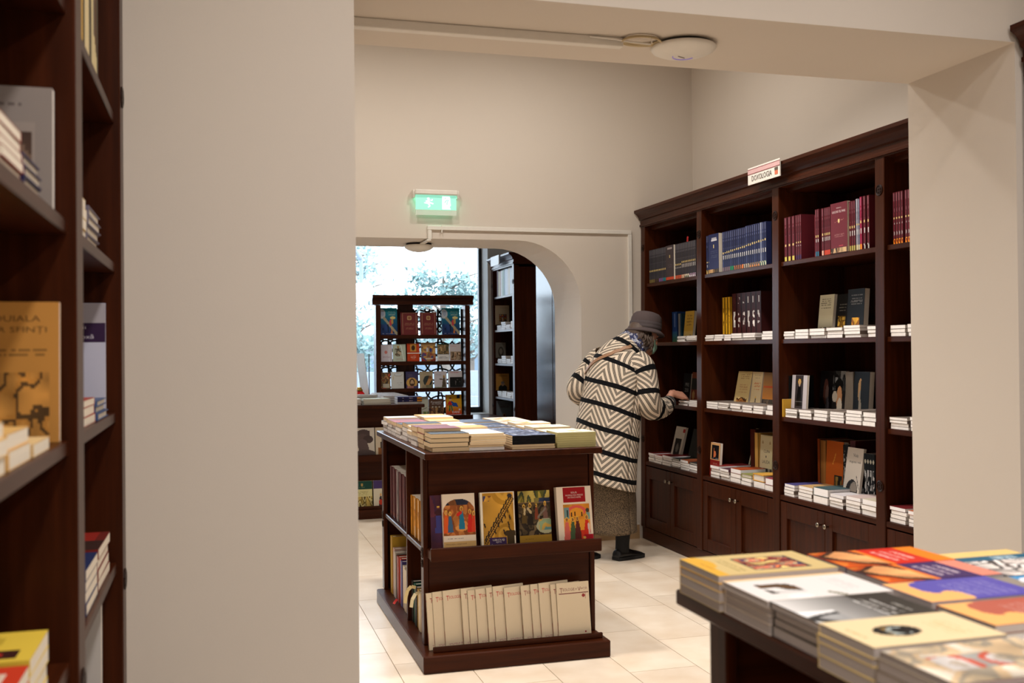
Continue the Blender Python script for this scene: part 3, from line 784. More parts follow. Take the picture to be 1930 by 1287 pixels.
A = art((206, 196, 160), [('n', 0, 0, 1, .3, [(80, 70, 66), (50, 46, 46), (140, 130, 120)], (5, 4)), ('e', .2, .85, .06, .04, (170, 150, 110)), ('e', .8, .85, .06, .04, (170, 150, 110)), ('e', .5, .55, .03, .02, (60, 60, 70))], 30, 44)
faceout(f'cream cover reading LAUDA beside the post above the sill {B}', 5.528, Z1, .14, .275, .03, (206, 196, 160), .185, 3, A, texts=[('CLIPA', .3, .63, .5, (60, 60, 76), .06), ('LAUDA', .2, .40, .62, (60, 60, 76), .07)])
B = 'in the third bay'
A = art((200, 190, 160), [('g', 0, 0, 1, .5, (36, 32, 26), (190, 180, 150)), ('t', .1, .68, .85, .93, (90, 84, 70), 5), ('n', .2, .02, .9, .25, [(30, 28, 24), (120, 110, 90), (40, 36, 30)], (7, 6))], 30, 44)
faceout(f'cream cover fading to black crowd, eye-level shelf {B}', 4.885, Z3, .135, .232, .018, (150, 140, 116), .17, 6, A)
GB = lambda g: [('t', .2, .6, .9, .8, (130, 126, 116), 3), ('n', .2, .0, .85, .5, [(150, 116, 40), (90, 64, 20), (190, 150, 60)], (5, 9))]
faceout(f'black cover with gold casket, left of two on the eye-level shelf {B}', 4.74, Z3, .105, .228, .018, (18, 16, 16), .18, 6, art((18, 16, 16), GB(0), 24, 44, 4))
faceout(f'larger black cover with amber casket by the post, eye-level shelf {B}', 4.61, Z3, .14, .245, .03, (18, 16, 16), .165, 4, art((18, 16, 16), [('t', .15, .66, .95, .9, (150, 146, 140), 4), ('n', .3, .0, .75, .42, [(190, 130, 30), (130, 80, 20), (214, 160, 50)], (4, 8))], 28, 44, 5))
A = art((186, 180, 184), [('r', .22, 0, .76, 1, (52, 46, 48)), ('p', .5, .08, .82, (14, 13, 14), (170, 140, 120)), ('e', .5, .70, .055, .04, (170, 150, 136)), ('r', .24, .2, .74, .22, (90, 88, 88))], 40, 56)
A2 = A
upright(f'thin black-spined book behind the monk cover, waist-high shelf {B}', 4.985, Z2, .008, .22, .15, (22, 22, 22), d=.06)
upright(f'slim yellow booklet at the far post, waist-high shelf {B}', 4.975, Z2, .009, .095, .15, (206, 160, 60), d=.014, cat='booklet', name='booklet')
faceout(f'grey cover with black-robed bearded monk near the far post {B}', 4.964, Z2 + .046, .148, .178, .012, (186, 180, 184), .06, 4, A)
A = art((16, 12, 12), [('e', .45, .55, .18, .28, (70, 40, 32)), ('e', .55, .5, .12, .2, (90, 70, 64)), ('e', .6, .25, .12, .2, (70, 66, 70)), ('t', .1, .02, .9, .12, (110, 110, 110), 2)], 26, 40)
faceout(f'very dark cover with dim old face, waist-high shelf {B}', 4.905, Z2, .125, .245, .018, (16, 12, 12), .19, 5, A)
A = art((30, 28, 28), [('n', 0, .6, 1, 1, [(60, 60, 60), (20, 20, 20), (120, 120, 120)], (6, 5)), ('e', .5, .7, .32, .14, (12, 12, 12)), ('e', .55, .42, .22, .26, (190, 140, 100)), ('e', .6, .25, .2, .18, (206, 196, 180)), ('e', .2, .45, .2, .12, (186, 176, 160))], 30, 44)
faceout(f'cover with white-bearded man in black hat, waist-high shelf {B}', 4.772, Z2, .115, .248, .018, (30, 28, 28), .18, 5, A)
upright(f'grey page-edge strip of a thick book, waist-high shelf {B}', 4.648, Z2, .062, .245, .12, (130, 120, 108), d=.19)
A = art((14, 14, 16), [('e', .42, .62, .13, .24, (190, 150, 100)), ('e', .45, .38, .1, .24, (150, 140, 124)), ('e', .55, .62, .1, .26, (14, 14, 16)), ('t', .2, .05, .9, .14, (80, 80, 84), 2)], 30, 44)
faceout(f'black cover with pale profile beside the post, waist-high shelf {B}', 4.583, Z2, .13, .246, .03, (14, 14, 16), .18, 4, A)
upright(f'rust-edged spine with creamy pages at the sill {B}', 4.925, Z1, .022, .30, .18, (130, 60, 24), d=.20)
upright(f'tan ribbed spine beside the orange cover at the sill {B}', 4.90, Z1, .062, .295, .18, (150, 100, 50), spine_art((150, 100, 50), [('r', .2, 0, .3, 1, (120, 76, 36)), ('r', .6, 0, .7, 1, (170, 120, 66))], 10, 20), d=.20)
A = art((176, 86, 30), [('r', .5, .06, .96, .4, (36, 34, 30)), ('n', .55, .08, .92, .38, [(36, 34, 30), (150, 120, 60), (90, 70, 40)], (4, 4)), ('l', .4, .6, .55, .78, .02, (206, 140, 60))], 30, 44)
faceout(f'big orange cover with small dark icon at the sill {B}', 4.835, Z1, .155, .298, .03, (176, 86, 30), .185, 3, A)
y = 4.672
for i in range(2):
    y = upright(f'black spine with white script, {ORD[i]} of two beside the orange cover', y, Z1, .021, .29, .17, (20, 22, 24), spine_art((20, 22, 24), [('n', .2, .2, .8, .9, [(20, 22, 24), (20, 22, 24), (150, 150, 150)], (3, 24))], 6, 50, i), d=.19, group='black spines by the orange cover')
upright(f'dark maroon book behind the white oval cover at the sill {B}', 4.625, Z1, .045, .315, .17, (80, 24, 28), d=.20)
A = art((222, 212, 200), [('e', .52, .24, .36, .2, (40, 38, 38)), ('e', .62, .27, .22, .13, (150, 140, 130)), ('l', .3, .2, .8, .22, .02, (30, 28, 28)), ('l', .72, .52, .95, .3, .012, (80, 76, 70))], 36, 52)
faceout(f'white cover with black oval picture and handwriting at the sill {B}', 4.612, Z1, .135, .285, .014, (222, 212, 200), .135, 9, A, texts=[('Voia', .4, .84, .3, (50, 48, 46), .06), ('dragostei mele', .2, .72, .72, (50, 48, 46), .055)])
y = 4.465
for i in range(4):
    y = upright(f'black spine with white title, {ORD[i]} of four behind the near post {B}', y, Z1, .021, .265, .17, (24, 28, 32), spine_art((24, 28, 32), [('e', .5, .86, .3, .04, (200, 196, 180)), ('n', .25, .1, .8, .7, [(24, 28, 32), (180, 180, 180)], (2, 18))], 6, 50, i), d=.17, group='black spines by the near post')

# ------------------------------------------------------------------ books on the middle island
random.seed(5)
XI = lambda d, z: .874 + d
TOPZ = .9148
rowy = [4.375 + .148 * i for i in range(9)]
c1 = [(24, 22, 24), (110, 30, 34), (100, 28, 32), (226, 222, 214), (28, 26, 28), (40, 36, 40), (150, 60, 60), (120, 50, 44), (226, 220, 212)]
cn = ['black', 'maroon', 'wine-red', 'white', 'black', 'charcoal', 'rose', 'brown', 'white']
CREAM = (232, 208, 170)
def isl(x, y, w, h, ts, col, place, single, page=CREAM, flip=(), art_=None, hard=False):
    q = random.uniform(.86, 1.16)
    return stack(place, x, y + w, TOPZ, w, h, [t * q for t in ts], (0, -1, 0), (1, 0, 0), [col], 'piled paperbacks on the middle island', single=single, page=page, flip=flip, jit=.006, art_=art_, hard=hard)
for i in range(9):
    isl(.886, rowy[i], .142, .168, [.0185] * 4 if i in (0, 3, 4) else [.019, .018, .020, .021], c1[i], f'in {cn[i]} pile, {ORD[i]} back, left column, middle island', 4 if i < 2 else 2 if i < 4 else 1, flip=(1,) if i % 3 else ())
    t = [.009] * 8 if i else [.014, .010, .010, .009, .009, .009, .008]
    isl(1.061, rowy[i], .142, .158, t, [(236, 226, 206), (240, 230, 214), (214, 160, 90), (236, 220, 190), (230, 150, 60), (240, 232, 220), (222, 190, 120), (236, 226, 210), (214, 160, 70)][i], f'in pale pile, {ORD[i]} back, second column, middle island', 6 if i == 0 else 1)
blue = art((86, 96, 122), [('n', 0, 0, 1, 1, [(40, 44, 60), (90, 100, 130), (130, 140, 160), (60, 64, 80)], (6, 8)), ('t', .2, .8, .8, .9, (200, 200, 210), 1)], 24, 34)
for i in range(8):
    y = 4.372 + .166 * i
    if i == 0:
        for j in range(2):
            isl_z = TOPZ
        ts = [.010, .010, .009, .009, .010, .010]
        z = TOPZ
        for j, t in enumerate(ts):
            M = frame((1.250 + random.uniform(-.004, .004), y + .16, z), (0, -1, 0), (1, 0, 0))
            if j > 1: M = frame((1.250 + .198, y, z), (0, 1, 0), (-1, 0, 0))      # glossy black spines towards the front
            book(f'{"glossy black-spined" if j > 1 else "cream-edged"} booklet, {ORD[j]} from the bottom of the front pile with blue-grey cover', M, .158, .198, t, (14, 14, 18) if j > 1 else (150, 120, 90), CREAM, group='piled booklets on the middle island', art=blue if j == 5 else None, cat='booklet', name='booklet')
            z += t + .0004
    else:
        isl(1.250, y, .158, .196, [.010] * 5, (70, 78, 100), f'in blue-grey pile, {ORD[i]} back, third column, middle island', 1, art_=blue if i < 5 else None)
pale = art((226, 224, 196), [('n', .1, .1, .9, .6, [(226, 224, 196), (200, 190, 160), (236, 232, 214)], (4, 5)), ('e', .3, .35, .14, .1, (190, 160, 140)), ('t', .15, .75, .85, .9, (170, 160, 140), 2)], 24, 34)
warm = art((236, 226, 214), [('n', .1, .1, .9, .5, [(236, 226, 214), (220, 150, 90), (236, 190, 120), (200, 200, 206)], (4, 5))], 24, 34)
for i in range(8):
    y = 4.376 + .166 * i
    if i == 0:
        z = TOPZ
        for j in range(7):
            M = frame((1.458 + .182, y, z), (0, 1, 0), (-1, 0, 0))
            book(f'thin olive-edged booklet, {ORD[j]} from the bottom of the front right pile on the island', M, .158, .182, .0092, (190, 184, 130), (196, 184, 130), group='piled booklets on the middle island', art=pale if j == 6 else None, cat='booklet', name='booklet')
            z += .0096
    else:
        isl(1.456, y, .158, .186, [.0095] * 6, (226, 222, 200), f'in pale green-white pile, {ORD[i]} back, right column, middle island', 1, art_=pale if i < 3 else warm)

# compartments on its left side (spines towards the aisle)
def side_row(y, z, items, where, hard=False, group=None):
    for i, (t, h, col, nm, sp_) in enumerate(items):
        y = upright(f'{nm}, {ORD[i]} from far end of {where}', y, z, t, h, .2, col, sp_, hard=hard, d=.012 + .004 * (i % 2), X=XI, group=group)
    return y
mar = spine_art((92, 40, 46), [('r', 0, .12, 1, .13, (170, 120, 90)), ('r', 0, .05, 1, .11, (130, 60, 40)), ('n', .3, .4, .7, .8, [(92, 40, 46), (110, 56, 60)], (1, 12))], 6, 40)
mar_sheen = spine_art((150, 140, 140), [('n', 0, .1, 1, 1, [(150, 140, 140), (96, 70, 74), (190, 186, 186)], (1, 5))], 6, 40)  # sheen of the wrapper painted as pale grey streaks over maroon
side_row(5.46, .4845, [(.045 + .006 * (i % 2), .26 - .001 * i, (150, 140, 140) if i == 4 else (92, 40, 46), 'shiny wrapped maroon spine' if i == 4 else 'tall maroon spine', mar_sheen if i == 4 else mar) for i in range(11)], 'upper side compartment of middle island', group='maroon books in the island side')
orn = lambda k: spine_art((206, 140, 44), [('r', .4, 0, .62, 1, (236, 220, 190) if k in (2, 4) else (206, 140, 44)), ('n', .2, .3, .8, .7, [(206, 140, 44), (190, 120, 30)], (2, 10))], 8, 24, k)
side_row(4.868, .4845, [(.043, .185, (206, 140, 44), 'ochre-yellow spine', orn(k)) for k in range(8)], 'upper side compartment of middle island', group='ochre books in the island side')
y = 5.50
mix = [(.055, .30, (176, 140, 50), 'large golden box file'), (.05, .245, (190, 160, 150), 'pinkish spotted book'), (.05, .235, (180, 170, 160), 'pale tan book'), (.045, .225, (40, 40, 40), 'black-topped book'), (.05, .23, (150, 50, 30), 'red and brown book'), (.05, .23, (176, 50, 30), 'bright red book'), (.045, .225, (70, 60, 120), 'violet-topped book'), (.06, .21, (214, 200, 180), 'cream hardback'), (.06, .205, (206, 190, 166), 'cream and maroon book')]
side_row(5.475, .0752, [(t, h, c, n, None) for t, h, c, n in mix], 'lower left side compartment of middle island', hard=True)
mix = [(.04, .19, (40, 36, 34), 'dark book with green head'), (.042, .185, (34, 90, 74), 'black-green hardback'), (.045, .18, (36, 34, 36), 'black hardback with cream ribbon'), (.045, .178, (176, 140, 70), 'golden brown book'), (.05, .175, (214, 196, 166), 'cream book with pale ribbon'), (.05, .172, (220, 206, 184), 'ivory book near the corner'), (.05, .17, (226, 216, 200), 'white corner book')]
side_row(4.868, .0752, [(t, h, c, n, None) for t, h, c, n in mix], 'lower right side compartment, middle island', hard=True)
bpy.context.view_layer.update()
def find(s): return [o for o in COL.objects if s in o.get('label', '')][0]
o = find('black hardback with cream ribbon'); ribbon(o, [(.885, 4.75, .255), (.865, 4.752, .262), (.848, 4.755, .245), (.84, 4.757, .215), (.836, 4.757, .185)], (226, 206, 150), .008)
o = find('cream book with pale ribbon'); ribbon(o, [(.885, 4.66, .25), (.866, 4.655, .25), (.85, 4.65, .225), (.845, 4.652, .19)], (230, 216, 176), .008)
o = find('bright red book'); ribbon(o, [(.873, 5.20, .10), (.862, 5.20, .088), (.855, 5.195, .079)], (206, 40, 30), .006)

# covers on its front ledge
YL = 4.358
def ledge_book(label, x0, w, h, t, col, art_, z=.495, tilt=9, y=None, page=(214, 206, 190), texts=(), turn=0, hard=False, grp=None):
    a = math.radians(tilt); tn = math.radians(turn)
    M = frame((x0, (y or YL) , z), (math.cos(tn), math.sin(tn), 0), (0, math.sin(a), math.cos(a)))
    M = M @ Matrix.Translation((0, 0, -t))
    return book(label, M, w, h, t, col, page, hard, grp, art_, texts=texts)
A = art((70, 36, 50), [('n', 0, 0, 1, 1, [(70, 36, 50), (60, 34, 56), (84, 40, 50)], (4, 6)), ('p', .25, .3, .5, (60, 60, 120), (110, 60, 50)), ('e', .25, .68, .12, .06, (60, 30, 36))], 24, 40, 2)
ledge_book('dark violet-maroon cover peeping out behind the icon cover on the island ledge', .888, .14, .232, .008, (70, 36, 50), A, y=YL + .026)
A = art((222, 206, 186), [('n', 0, .25, 1, .92, [(150, 84, 42), (164, 98, 50), (134, 74, 36), (176, 110, 56)], (7, 9)), ('n', .05, .80, .95, .92, [(34, 36, 50), (40, 40, 54), (130, 80, 44)], (6, 3)), ('k', .5, .68, .49, .23, (222, 206, 186)),
    ('e', .57, .38, .2, .055, (206, 140, 74)), ('p', .1, .3, .42, (206, 84, 34), (190, 120, 80)), ('p', .22, .31, .38, (60, 90, 120), (170, 110, 76)), ('p', .58, .36, .42, (36, 110, 140), (150, 90, 56)), ('l', .45, .62, .56, .66, .03, (190, 40, 30)), ('p', .84, .30, .42, (190, 40, 30), (150, 90, 60)), ('p', .96, .3, .38, (196, 60, 36), (160, 100, 70)), ('r', 0, .0, 1, .14, (196, 160, 104)), ('t', .08, .185, .65, .21, (90, 80, 90), 1)], 64, 84, 3)
ledge_book('white book with an arched orange icon of robed figures on the island ledge', .937, .143, .238, .02, (222, 206, 186), A, texts=[('Educație religioasă', .08, .085, .62, (96, 70, 50), .03), ('în cadrul slujirii pastorale', .08, .028, .84, (96, 70, 50), .03)])
A = art((226, 216, 196), [('n', .06, .04, .97, .985, [(190, 140, 50), (206, 156, 60), (170, 124, 40), (196, 146, 56)], (3, 4)), ('r', .75, .04, .97, .26, (60, 46, 26)), ('e', .86, .24, .2, .06, (60, 46, 26)), ('l', .1, .08, .92, .9, .012, (60, 40, 24)), ('l', .16, .06, .98, .87, .012, (60, 40, 24)),
    ('n', .08, .84, .32, .94, [(196, 146, 56), (60, 60, 90), (196, 146, 56), (120, 70, 40)], (8, 4))] + [('l', .1 + .82 * k / 26, .08 + .82 * k / 26, .16 + .82 * k / 26, .06 + .81 * k / 26, .006, (70, 48, 26)) for k in range(27)] +
    [('l', .12 + .7 * k / 9, .14 + .72 * k / 9, .15 + .7 * k / 9, .2 + .72 * k / 9, .02, (44, 36, 30)) for k in range(10)] + [('l', a, b, a + .02, b - .05, .018, (40, 30, 26)) for a, b in ((.78, .68), (.7, .58), (.6, .5), (.5, .42), (.4, .3), (.84, .56), (.8, .44), (.82, .36), (.66, .3), (.1, .42))] +
    [('e', .87, .93, .07, .04, (50, 44, 50)), ('r', .24, 0, .74, .17, (56, 38, 78))], 64, 92, 6)
ledge_book('golden cover with a dark diagonal ladder of figures on the island ledge', 1.103, .153, .238, .028, (226, 216, 196), A, turn=-3, texts=[('URCUȘ', .33, .105, .34, (226, 216, 206), .045), ('spre', .42, .072, .16, (206, 196, 196), .032), ('ÎNVIERE', .29, .012, .41, (214, 204, 200), .05)])
A = art((60, 50, 34), [('n', 0, .78, 1, 1, [(130, 120, 50), (160, 140, 60), (90, 90, 40), (60, 66, 50), (176, 156, 80)], (9, 5)), ('n', .5, .6, 1, .86, [(40, 50, 76), (50, 60, 86), (120, 110, 60)], (5, 4)), ('n', 0, .18, 1, .76, [(60, 50, 36), (80, 66, 46), (44, 36, 28), (96, 80, 56)], (8, 9)), ('r', 0, .775, 1, .785, (130, 100, 70)),
    ('p', .17, .4, .36, (84, 66, 34), (90, 60, 34)), ('p', .36, .36, .42, (40, 32, 26), (100, 66, 40)), ('l', .2, .66, .18, .58, .03, (180, 160, 120)), ('l', .3, .67, .38, .6, .03, (180, 160, 120)), ('p', .56, .46, .3, (120, 60, 40), (110, 70, 50)), ('p', .84, .44, .36, (110, 80, 70), (120, 84, 50)), ('l', .84, .66, .6, .5, .02, (120, 110, 100)),
    ('e', .84, .34, .3, .14, (160, 160, 130)), ('n', .62, .26, 1, .46, [(160, 160, 130), (90, 130, 130), (170, 140, 70), (120, 140, 110)], (6, 5)), ('r', 0, 0, 1, .17, (150, 116, 40)), ('t', .12, .09, .5, .12, (110, 80, 30), 1), ('t', .12, .03, .7, .06, (110, 80, 30), 1)], 56, 80, 8)
ledge_book('dim fresco cover with an olive foot band on the island ledge', 1.276, .148, .236, .03, (36, 28, 24), A)
A = art((226, 210, 190), [('r', .18, .72, .84, .99, (150, 24, 30)), ('r', .16, .02, .94, .68, (222, 150, 50)), ('n', .16, .4, .94, .68, [(222, 150, 50), (230, 160, 60), (214, 136, 44)], (4, 4)), ('e', .55, .56, .27, .1, (214, 90, 80)), ('e', .55, .53, .2, .08, (222, 150, 50)), ('r', .18, .42, .34, .62, (110, 140, 140)), ('r', .27, .45, .30, .58, (30, 40, 44)), ('r', .84, .4, .93, .52, (120, 150, 140)), ('e', .87, .56, .05, .04, (60, 60, 50)), ('l', .4, .46, .4, .52, .012, (50, 30, 26)), ('l', .5, .47, .5, .54, .012, (50, 30, 26)), ('l', .7, .46, .7, .52, .012, (50, 30, 26)),
    ('r', .18, .02, .94, .2, (206, 60, 36)), ('p', .25, .04, .42, (206, 100, 90), (150, 90, 60)), ('p', .42, .04, .42, (70, 90, 60), (130, 84, 56)), ('p', .56, .04, .43, (90, 40, 36), (140, 90, 60)), ('p', .83, .03, .46, (206, 50, 36), (150, 96, 66)), ('l', .9, .1, .88, .3, .03, (214, 190, 180)), ('r', .74, .0, 1, .12, (170, 26, 40)), ('e', .74, .07, .04, .025, (206, 160, 80))], 60, 88, 9)
ledge_book('white and red book with bright icon of saints at the right of the ledge', 1.457, .165, .245, .03, (226, 210, 190), A, turn=2, texts=[('IISUS', .42, .875, .17, (226, 206, 196), .03), ('NUMELE MAI PRESUS', .26, .83, .5, (226, 206, 196), .026), ('DE ORICE NUME', .32, .79, .38, (226, 206, 196), .026)])

# white journals fanned in its trough
JW, JH, JT = .150, .238, .006
jx = [.868, .894, .940, 1.020, 1.049, 1.084, 1.132, 1.162, 1.212, 1.288, 1.332, 1.370, 1.424, 1.446]
jart = art((222, 206, 178), [('r', .06, .80, .97, .808, (190, 70, 74)), ('t', .10, .92, .9, .92, (190, 150, 140), 1), ('t', .1, .05, .6, .085, (190, 150, 140), 2)], 40, 60)
jart2 = art((222, 206, 178), [('r', .06, .80, .97, .808, (120, 60, 60)), ('t', .10, .92, .9, .92, (150, 130, 120), 1), ('t', .1, .05, .6, .085, (170, 140, 130), 2), ('r', .74, .68, .90, .80, (196, 160, 140)), ('r', .755, .69, .885, .79, (222, 206, 178)), ('e', .82, .75, .05, .035, (150, 60, 60)), ('r', .82, .08, .86, .105, (150, 40, 50)), ('t', .76, .085, .98, .1, (120, 90, 90), 1)], 48, 64)
jsp = spine_art((214, 198, 170), [('r', .2, .10, .8, .3, (196, 130, 120)), ('r', .1, .84, .9, .87, (190, 40, 50))], 4, 40)
for i, x in enumerate(jx):
    last = i == len(jx) - 1
    c = [(190, 30, 40), (140, 26, 34)][i % 3 == 0] if not last else (120, 36, 42)
    turn = 12 if not last else 3
    a = math.radians(7.5); tn = math.radians(turn)
    M = frame((x, 4.352 - .0006 * i, .0752), (math.cos(tn), math.sin(tn), 0), (-math.sin(tn) * math.sin(a), math.sin(a), math.cos(a))) @ Matrix.Translation((0, 0, -JT))
    book(f'white journal with {"red" if c[0] > 150 else "dark red"} title, {"uncovered at the right end" if last else ORD[i] + " from the left"} of the fanned trough row', M, JW if not last else .155, JH + .003 * (i % 4), JT + (.002 if last else 0), (222, 206, 178), (206, 190, 160), group='fanned journals in the island trough', art=jart2 if last else jart, spine=jsp, cat='magazine', name='journal',
         texts=[('T', .10, .822, .09, c, .085), ('EOLOGIE', .195, .848, .36, c, .05), ('și', .575, .848, .055, c, .045), ('V', .655, .834, .09, c, .075), ('IAȚĂ', .745, .848, .2, c, .056)])

# ------------------------------------------------------------------ books on the foreground table
random.seed(3)
FZ = .9148
def fg(x, y, w, h, ts, col, place, single, art_=None, page=(186, 177, 174), texts=(), flip=()):
    return stack(place, x, y + w, FZ, w, h, ts, (0, -1, 0), (1, 0, 0), col, 'piled paperbacks on the foreground table', single=single, page=page, art_=art_, jit=.003, texts=texts, flip=flip)
A = art((208, 184, 128), [('r', .0, 0, 1, .10, (222, 170, 60)), ('e', .3, .1, .3, .07, (222, 170, 60)), ('r', .2, .36, .86, .84, (60, 50, 60)), ('n', .22, .38, .84, .82, [(206, 80, 60), (190, 170, 130), (60, 60, 90), (214, 120, 70), (110, 40, 50), (220, 190, 120)], (8, 8)), ('t', .2, .2, .9, .3, (130, 110, 60), 2), ('t', .3, .05, .7, .08, (170, 100, 40), 1)], 48, 64, 4)
fg(.797, 1.553, .150, .226, [.016, .017, .013, .012], [(214, 190, 140), (214, 190, 140), (226, 170, 70), (226, 196, 120)], 'of the cream icon pile at the far corner of foreground table', 9, A)
A = art((226, 222, 220), [('r', 0, 0, .10, 1, (230, 196, 150)), ('n', .3, .14, .72, .42, [(238, 234, 232), (70, 54, 40), (110, 76, 44), (60, 50, 44), (238, 234, 232)], (4, 4)), ('e', .9, .3, .1, .1, (238, 234, 232)), ('l', .82, .56, .98, .62, .02, (90, 90, 40)), ('t', .2, .7, .8, .86, (200, 196, 196), 3)], 44, 64, 6)
fg(.802, 1.402, .146, .222, [.016, .013, .012, .010], [(238, 226, 214)], 'of the white pile with brown painting on the foreground table', 9, A)
A = art((60, 56, 52), [('g', 0, 0, 1, .62, (220, 218, 216), (110, 108, 106)), ('n', .5, 0, 1, .3, [(230, 230, 230), (60, 60, 60), (160, 160, 160)], (4, 5)), ('t', .2, .58, .85, .78, (226, 224, 220), 3), ('t', .4, .82, .8, .87, (190, 188, 180), 1)], 44, 64, 7)
fg(.804, 1.254, .144, .20, [.017, .012, .012, .010], [(60, 56, 54)], 'of the black-and-grey pile in the middle of the foreground left edge', 9, A)
A = art((228, 206, 164), [('e', .52, .38, .2, .17, (36, 34, 34)), ('n', .38, .3, .66, .46, [(36, 34, 34), (150, 120, 70), (170, 180, 176), (36, 34, 34)], (4, 5)), ('t', .25, .66, .85, .86, (206, 180, 130), 4), ('t', .3, .06, .7, .1, (190, 160, 110), 1)], 44, 64, 8)
fg(.786, 1.124, .124, .20, [.018, .016, .010, .014], [(214, 190, 130), (226, 200, 140), (236, 206, 130), (248, 226, 176)], 'of the peach pile with the black oval on the foreground table', 9, A)
A = art((176, 160, 136), [('n', 0, 0, 1, 1, [(176, 160, 136), (190, 170, 140), (150, 140, 124), (196, 170, 136), (206, 196, 180)], (4, 6)), ('n', .3, .15, .7, .6, [(176, 164, 150), (206, 200, 196), (200, 90, 70), (160, 160, 156)], (4, 7))], 36, 52, 10)
fg(.788, .982, .136, .205, [.018, .016, .014, .008], [(150, 136, 120)], 'of the brownish grey pile on the foreground table', 9, A)
A = art((130, 40, 34), [('g', 0, .5, 1, 1, (240, 120, 60), (250, 226, 214)), ('t', .15, .2, .85, .5, (230, 214, 206), 3)], 36, 52, 11)
fg(.79, .836, .14, .21, [.018, .018, .014], [(130, 40, 34)], 'of the dark red and orange pile, nearest on foreground table', 2, A)
# inner columns: only their top books show
red = lambda top, edge: art(top, [('g', 0, 0, 1, .45, (200, 80, 20), (236, 130, 50)), ('n', 0, 0, 1, .4, [(236, 130, 50), (214, 90, 30), (80, 50, 36), (240, 170, 110)], (4, 4)), ('r', 0, .46, 1, .82, top), ('t', .15, .5, .85, .76, (240, 226, 220), 3), ('r', 0, .82, 1, 1, edge)], 44, 64, 3)
fg(1.052, 1.572, .128, .222, [.02, .02, .012], [(206, 50, 30)], 'in red and orange, second column, far edge of foreground table', 1, red((206, 44, 30), (236, 130, 30)))
fg(1.046, 1.446, .122, .222, [.02, .02, .012], [(60, 40, 90)], 'in orange with purple band, second column of foreground table', 1, red((66, 44, 96), (226, 140, 120)))
bp_ = lambda top: art((240, 180, 110), [('r', 0, .3, 1, 1, top), ('e', .35, .28, .3, .12, top), ('e', .8, .34, .25, .1, (240, 180, 110)), ('t', .15, .4, .9, .9, tuple(min(255, int(v * .6 + 90)) for v in top), 6)], 40, 60, 5)
fg(1.026, 1.318, .126, .20, [.02, .02, .012], [(90, 80, 170)], 'blue over peach, in the second column of the foreground table', 1, bp_((92, 84, 170)))
fg(1.026, 1.19, .122, .205, [.02, .018, .012], [(170, 90, 76)], 'terracotta over peach, in the second column of the foreground table', 1, bp_((180, 96, 80)))
fg(1.004, 1.03, .15, .20, [.02, .012], [(236, 226, 206)], 'cream-white, lower beside the peach oval pile on the foreground table', 1)
fg(1.285, 1.598, .085, .20, [.014, .013, .010], [(236, 204, 130)], 'pale yellow, in the third column at the far edge of the foreground table', 1)
A = art((206, 196, 190), [('n', 0, 0, 1, .72, [(214, 204, 198), (110, 100, 96), (236, 230, 226), (80, 74, 74), (226, 218, 212)], (5, 7)), ('r', 0, .0, .22, 1, (40, 96, 124)), ('t', .04, .25, .2, .8, (230, 236, 240), 1)], 44, 64, 12)
fg(1.276, 1.448, .148, .205, [.02, .018, .01], [(40, 96, 124)], 'with grey drawing and teal band, third column of foreground table', 1, A)
A = art((70, 150, 206), [('g', 0, .3, 1, 1, (30, 150, 170), (110, 180, 226)), ('r', 0, 0, 1, .16, (150, 140, 130)), ('e', .3, .3, .22, .16, (232, 232, 236)), ('l', .2, .5, .7, .55, .04, (220, 210, 206)), ('e', .6, .42, .1, .1, (40, 40, 50))], 40, 60, 13)
fg(1.236, 1.315, .125, .22, [.02, .018, .01], [(70, 150, 206)], 'sky blue with a white bird, in the third column of the foreground table', 1, A)
A = art((150, 140, 128), [('n', .2, .4, 1, 1, [(150, 140, 128), (200, 110, 90), (120, 150, 150), (170, 150, 130)], (4, 5))], 30, 44, 14)
fg(1.24, 1.17, .135, .21, [.02, .018, .01], [(150, 140, 128)], 'grey-brown, in the third column near the frame edge of the foreground table', 1, A)
fg(1.466, 1.315, .13, .125, [.02, .018, .01], [(176, 206, 90)], 'bright green, at the right edge of the foreground table', 1)
fg(1.49, 1.46, .14, .11, [.02, .018, .01], [(150, 150, 156)], 'pale grey, at the far right of the foreground table', 1)

# ------------------------------------------------------------------ books of the near bookcase on the left
random.seed(9)
XN = lambda d, z: -.236 - d
def facing(label, xr, y, z, w, h, t, col, art_=None, texts=(), page=(232, 226, 218)):
    """stands against the side of the case, cover towards the viewer; xr = aisle-side edge"""
    M = frame((xr - w, y, z), (1, 0, 0), (0, math.sin(.03), math.cos(.03))) @ Matrix.Translation((0, 0, -t))
    return book(label, M, w, h, t, col, page, False, None, art_, texts=texts)
A = art((150, 140, 134), [('r', .15, .12, .85, .72, (160, 148, 140)), ('n', .2, .16, .8, .66, [(90, 70, 60), (130, 106, 90), (60, 44, 40), (150, 130, 114)], (4, 4)), ('t', .25, .85, .75, .89, (90, 80, 78), 1)], 30, 40, 2)
facing('grey cover with a sepia photograph on the upper shelf of the near bookcase', -.247, 1.782, 1.5705, .15, .205, .02, (150, 140, 134), A)
A = art((196, 140, 70), [('n', .1, .04, .9, .5, [(196, 140, 70), (196, 140, 70), (190, 132, 62), (90, 66, 40), (196, 140, 70)], (9, 9)), ('t', .1, .60, .9, .68, (110, 80, 44), 2)], 44, 60, 3)
facing('ochre cover with black line drawing on the middle shelf of the near bookcase', -.240, 1.79, 1.2105, .155, .224, .014, (196, 140, 70), A, texts=[('RÂNDUIALA', .12, .86, .7, (90, 64, 36), .055), ('CELOR SFINȚI', .10, .77, .78, (90, 64, 36), .055)])
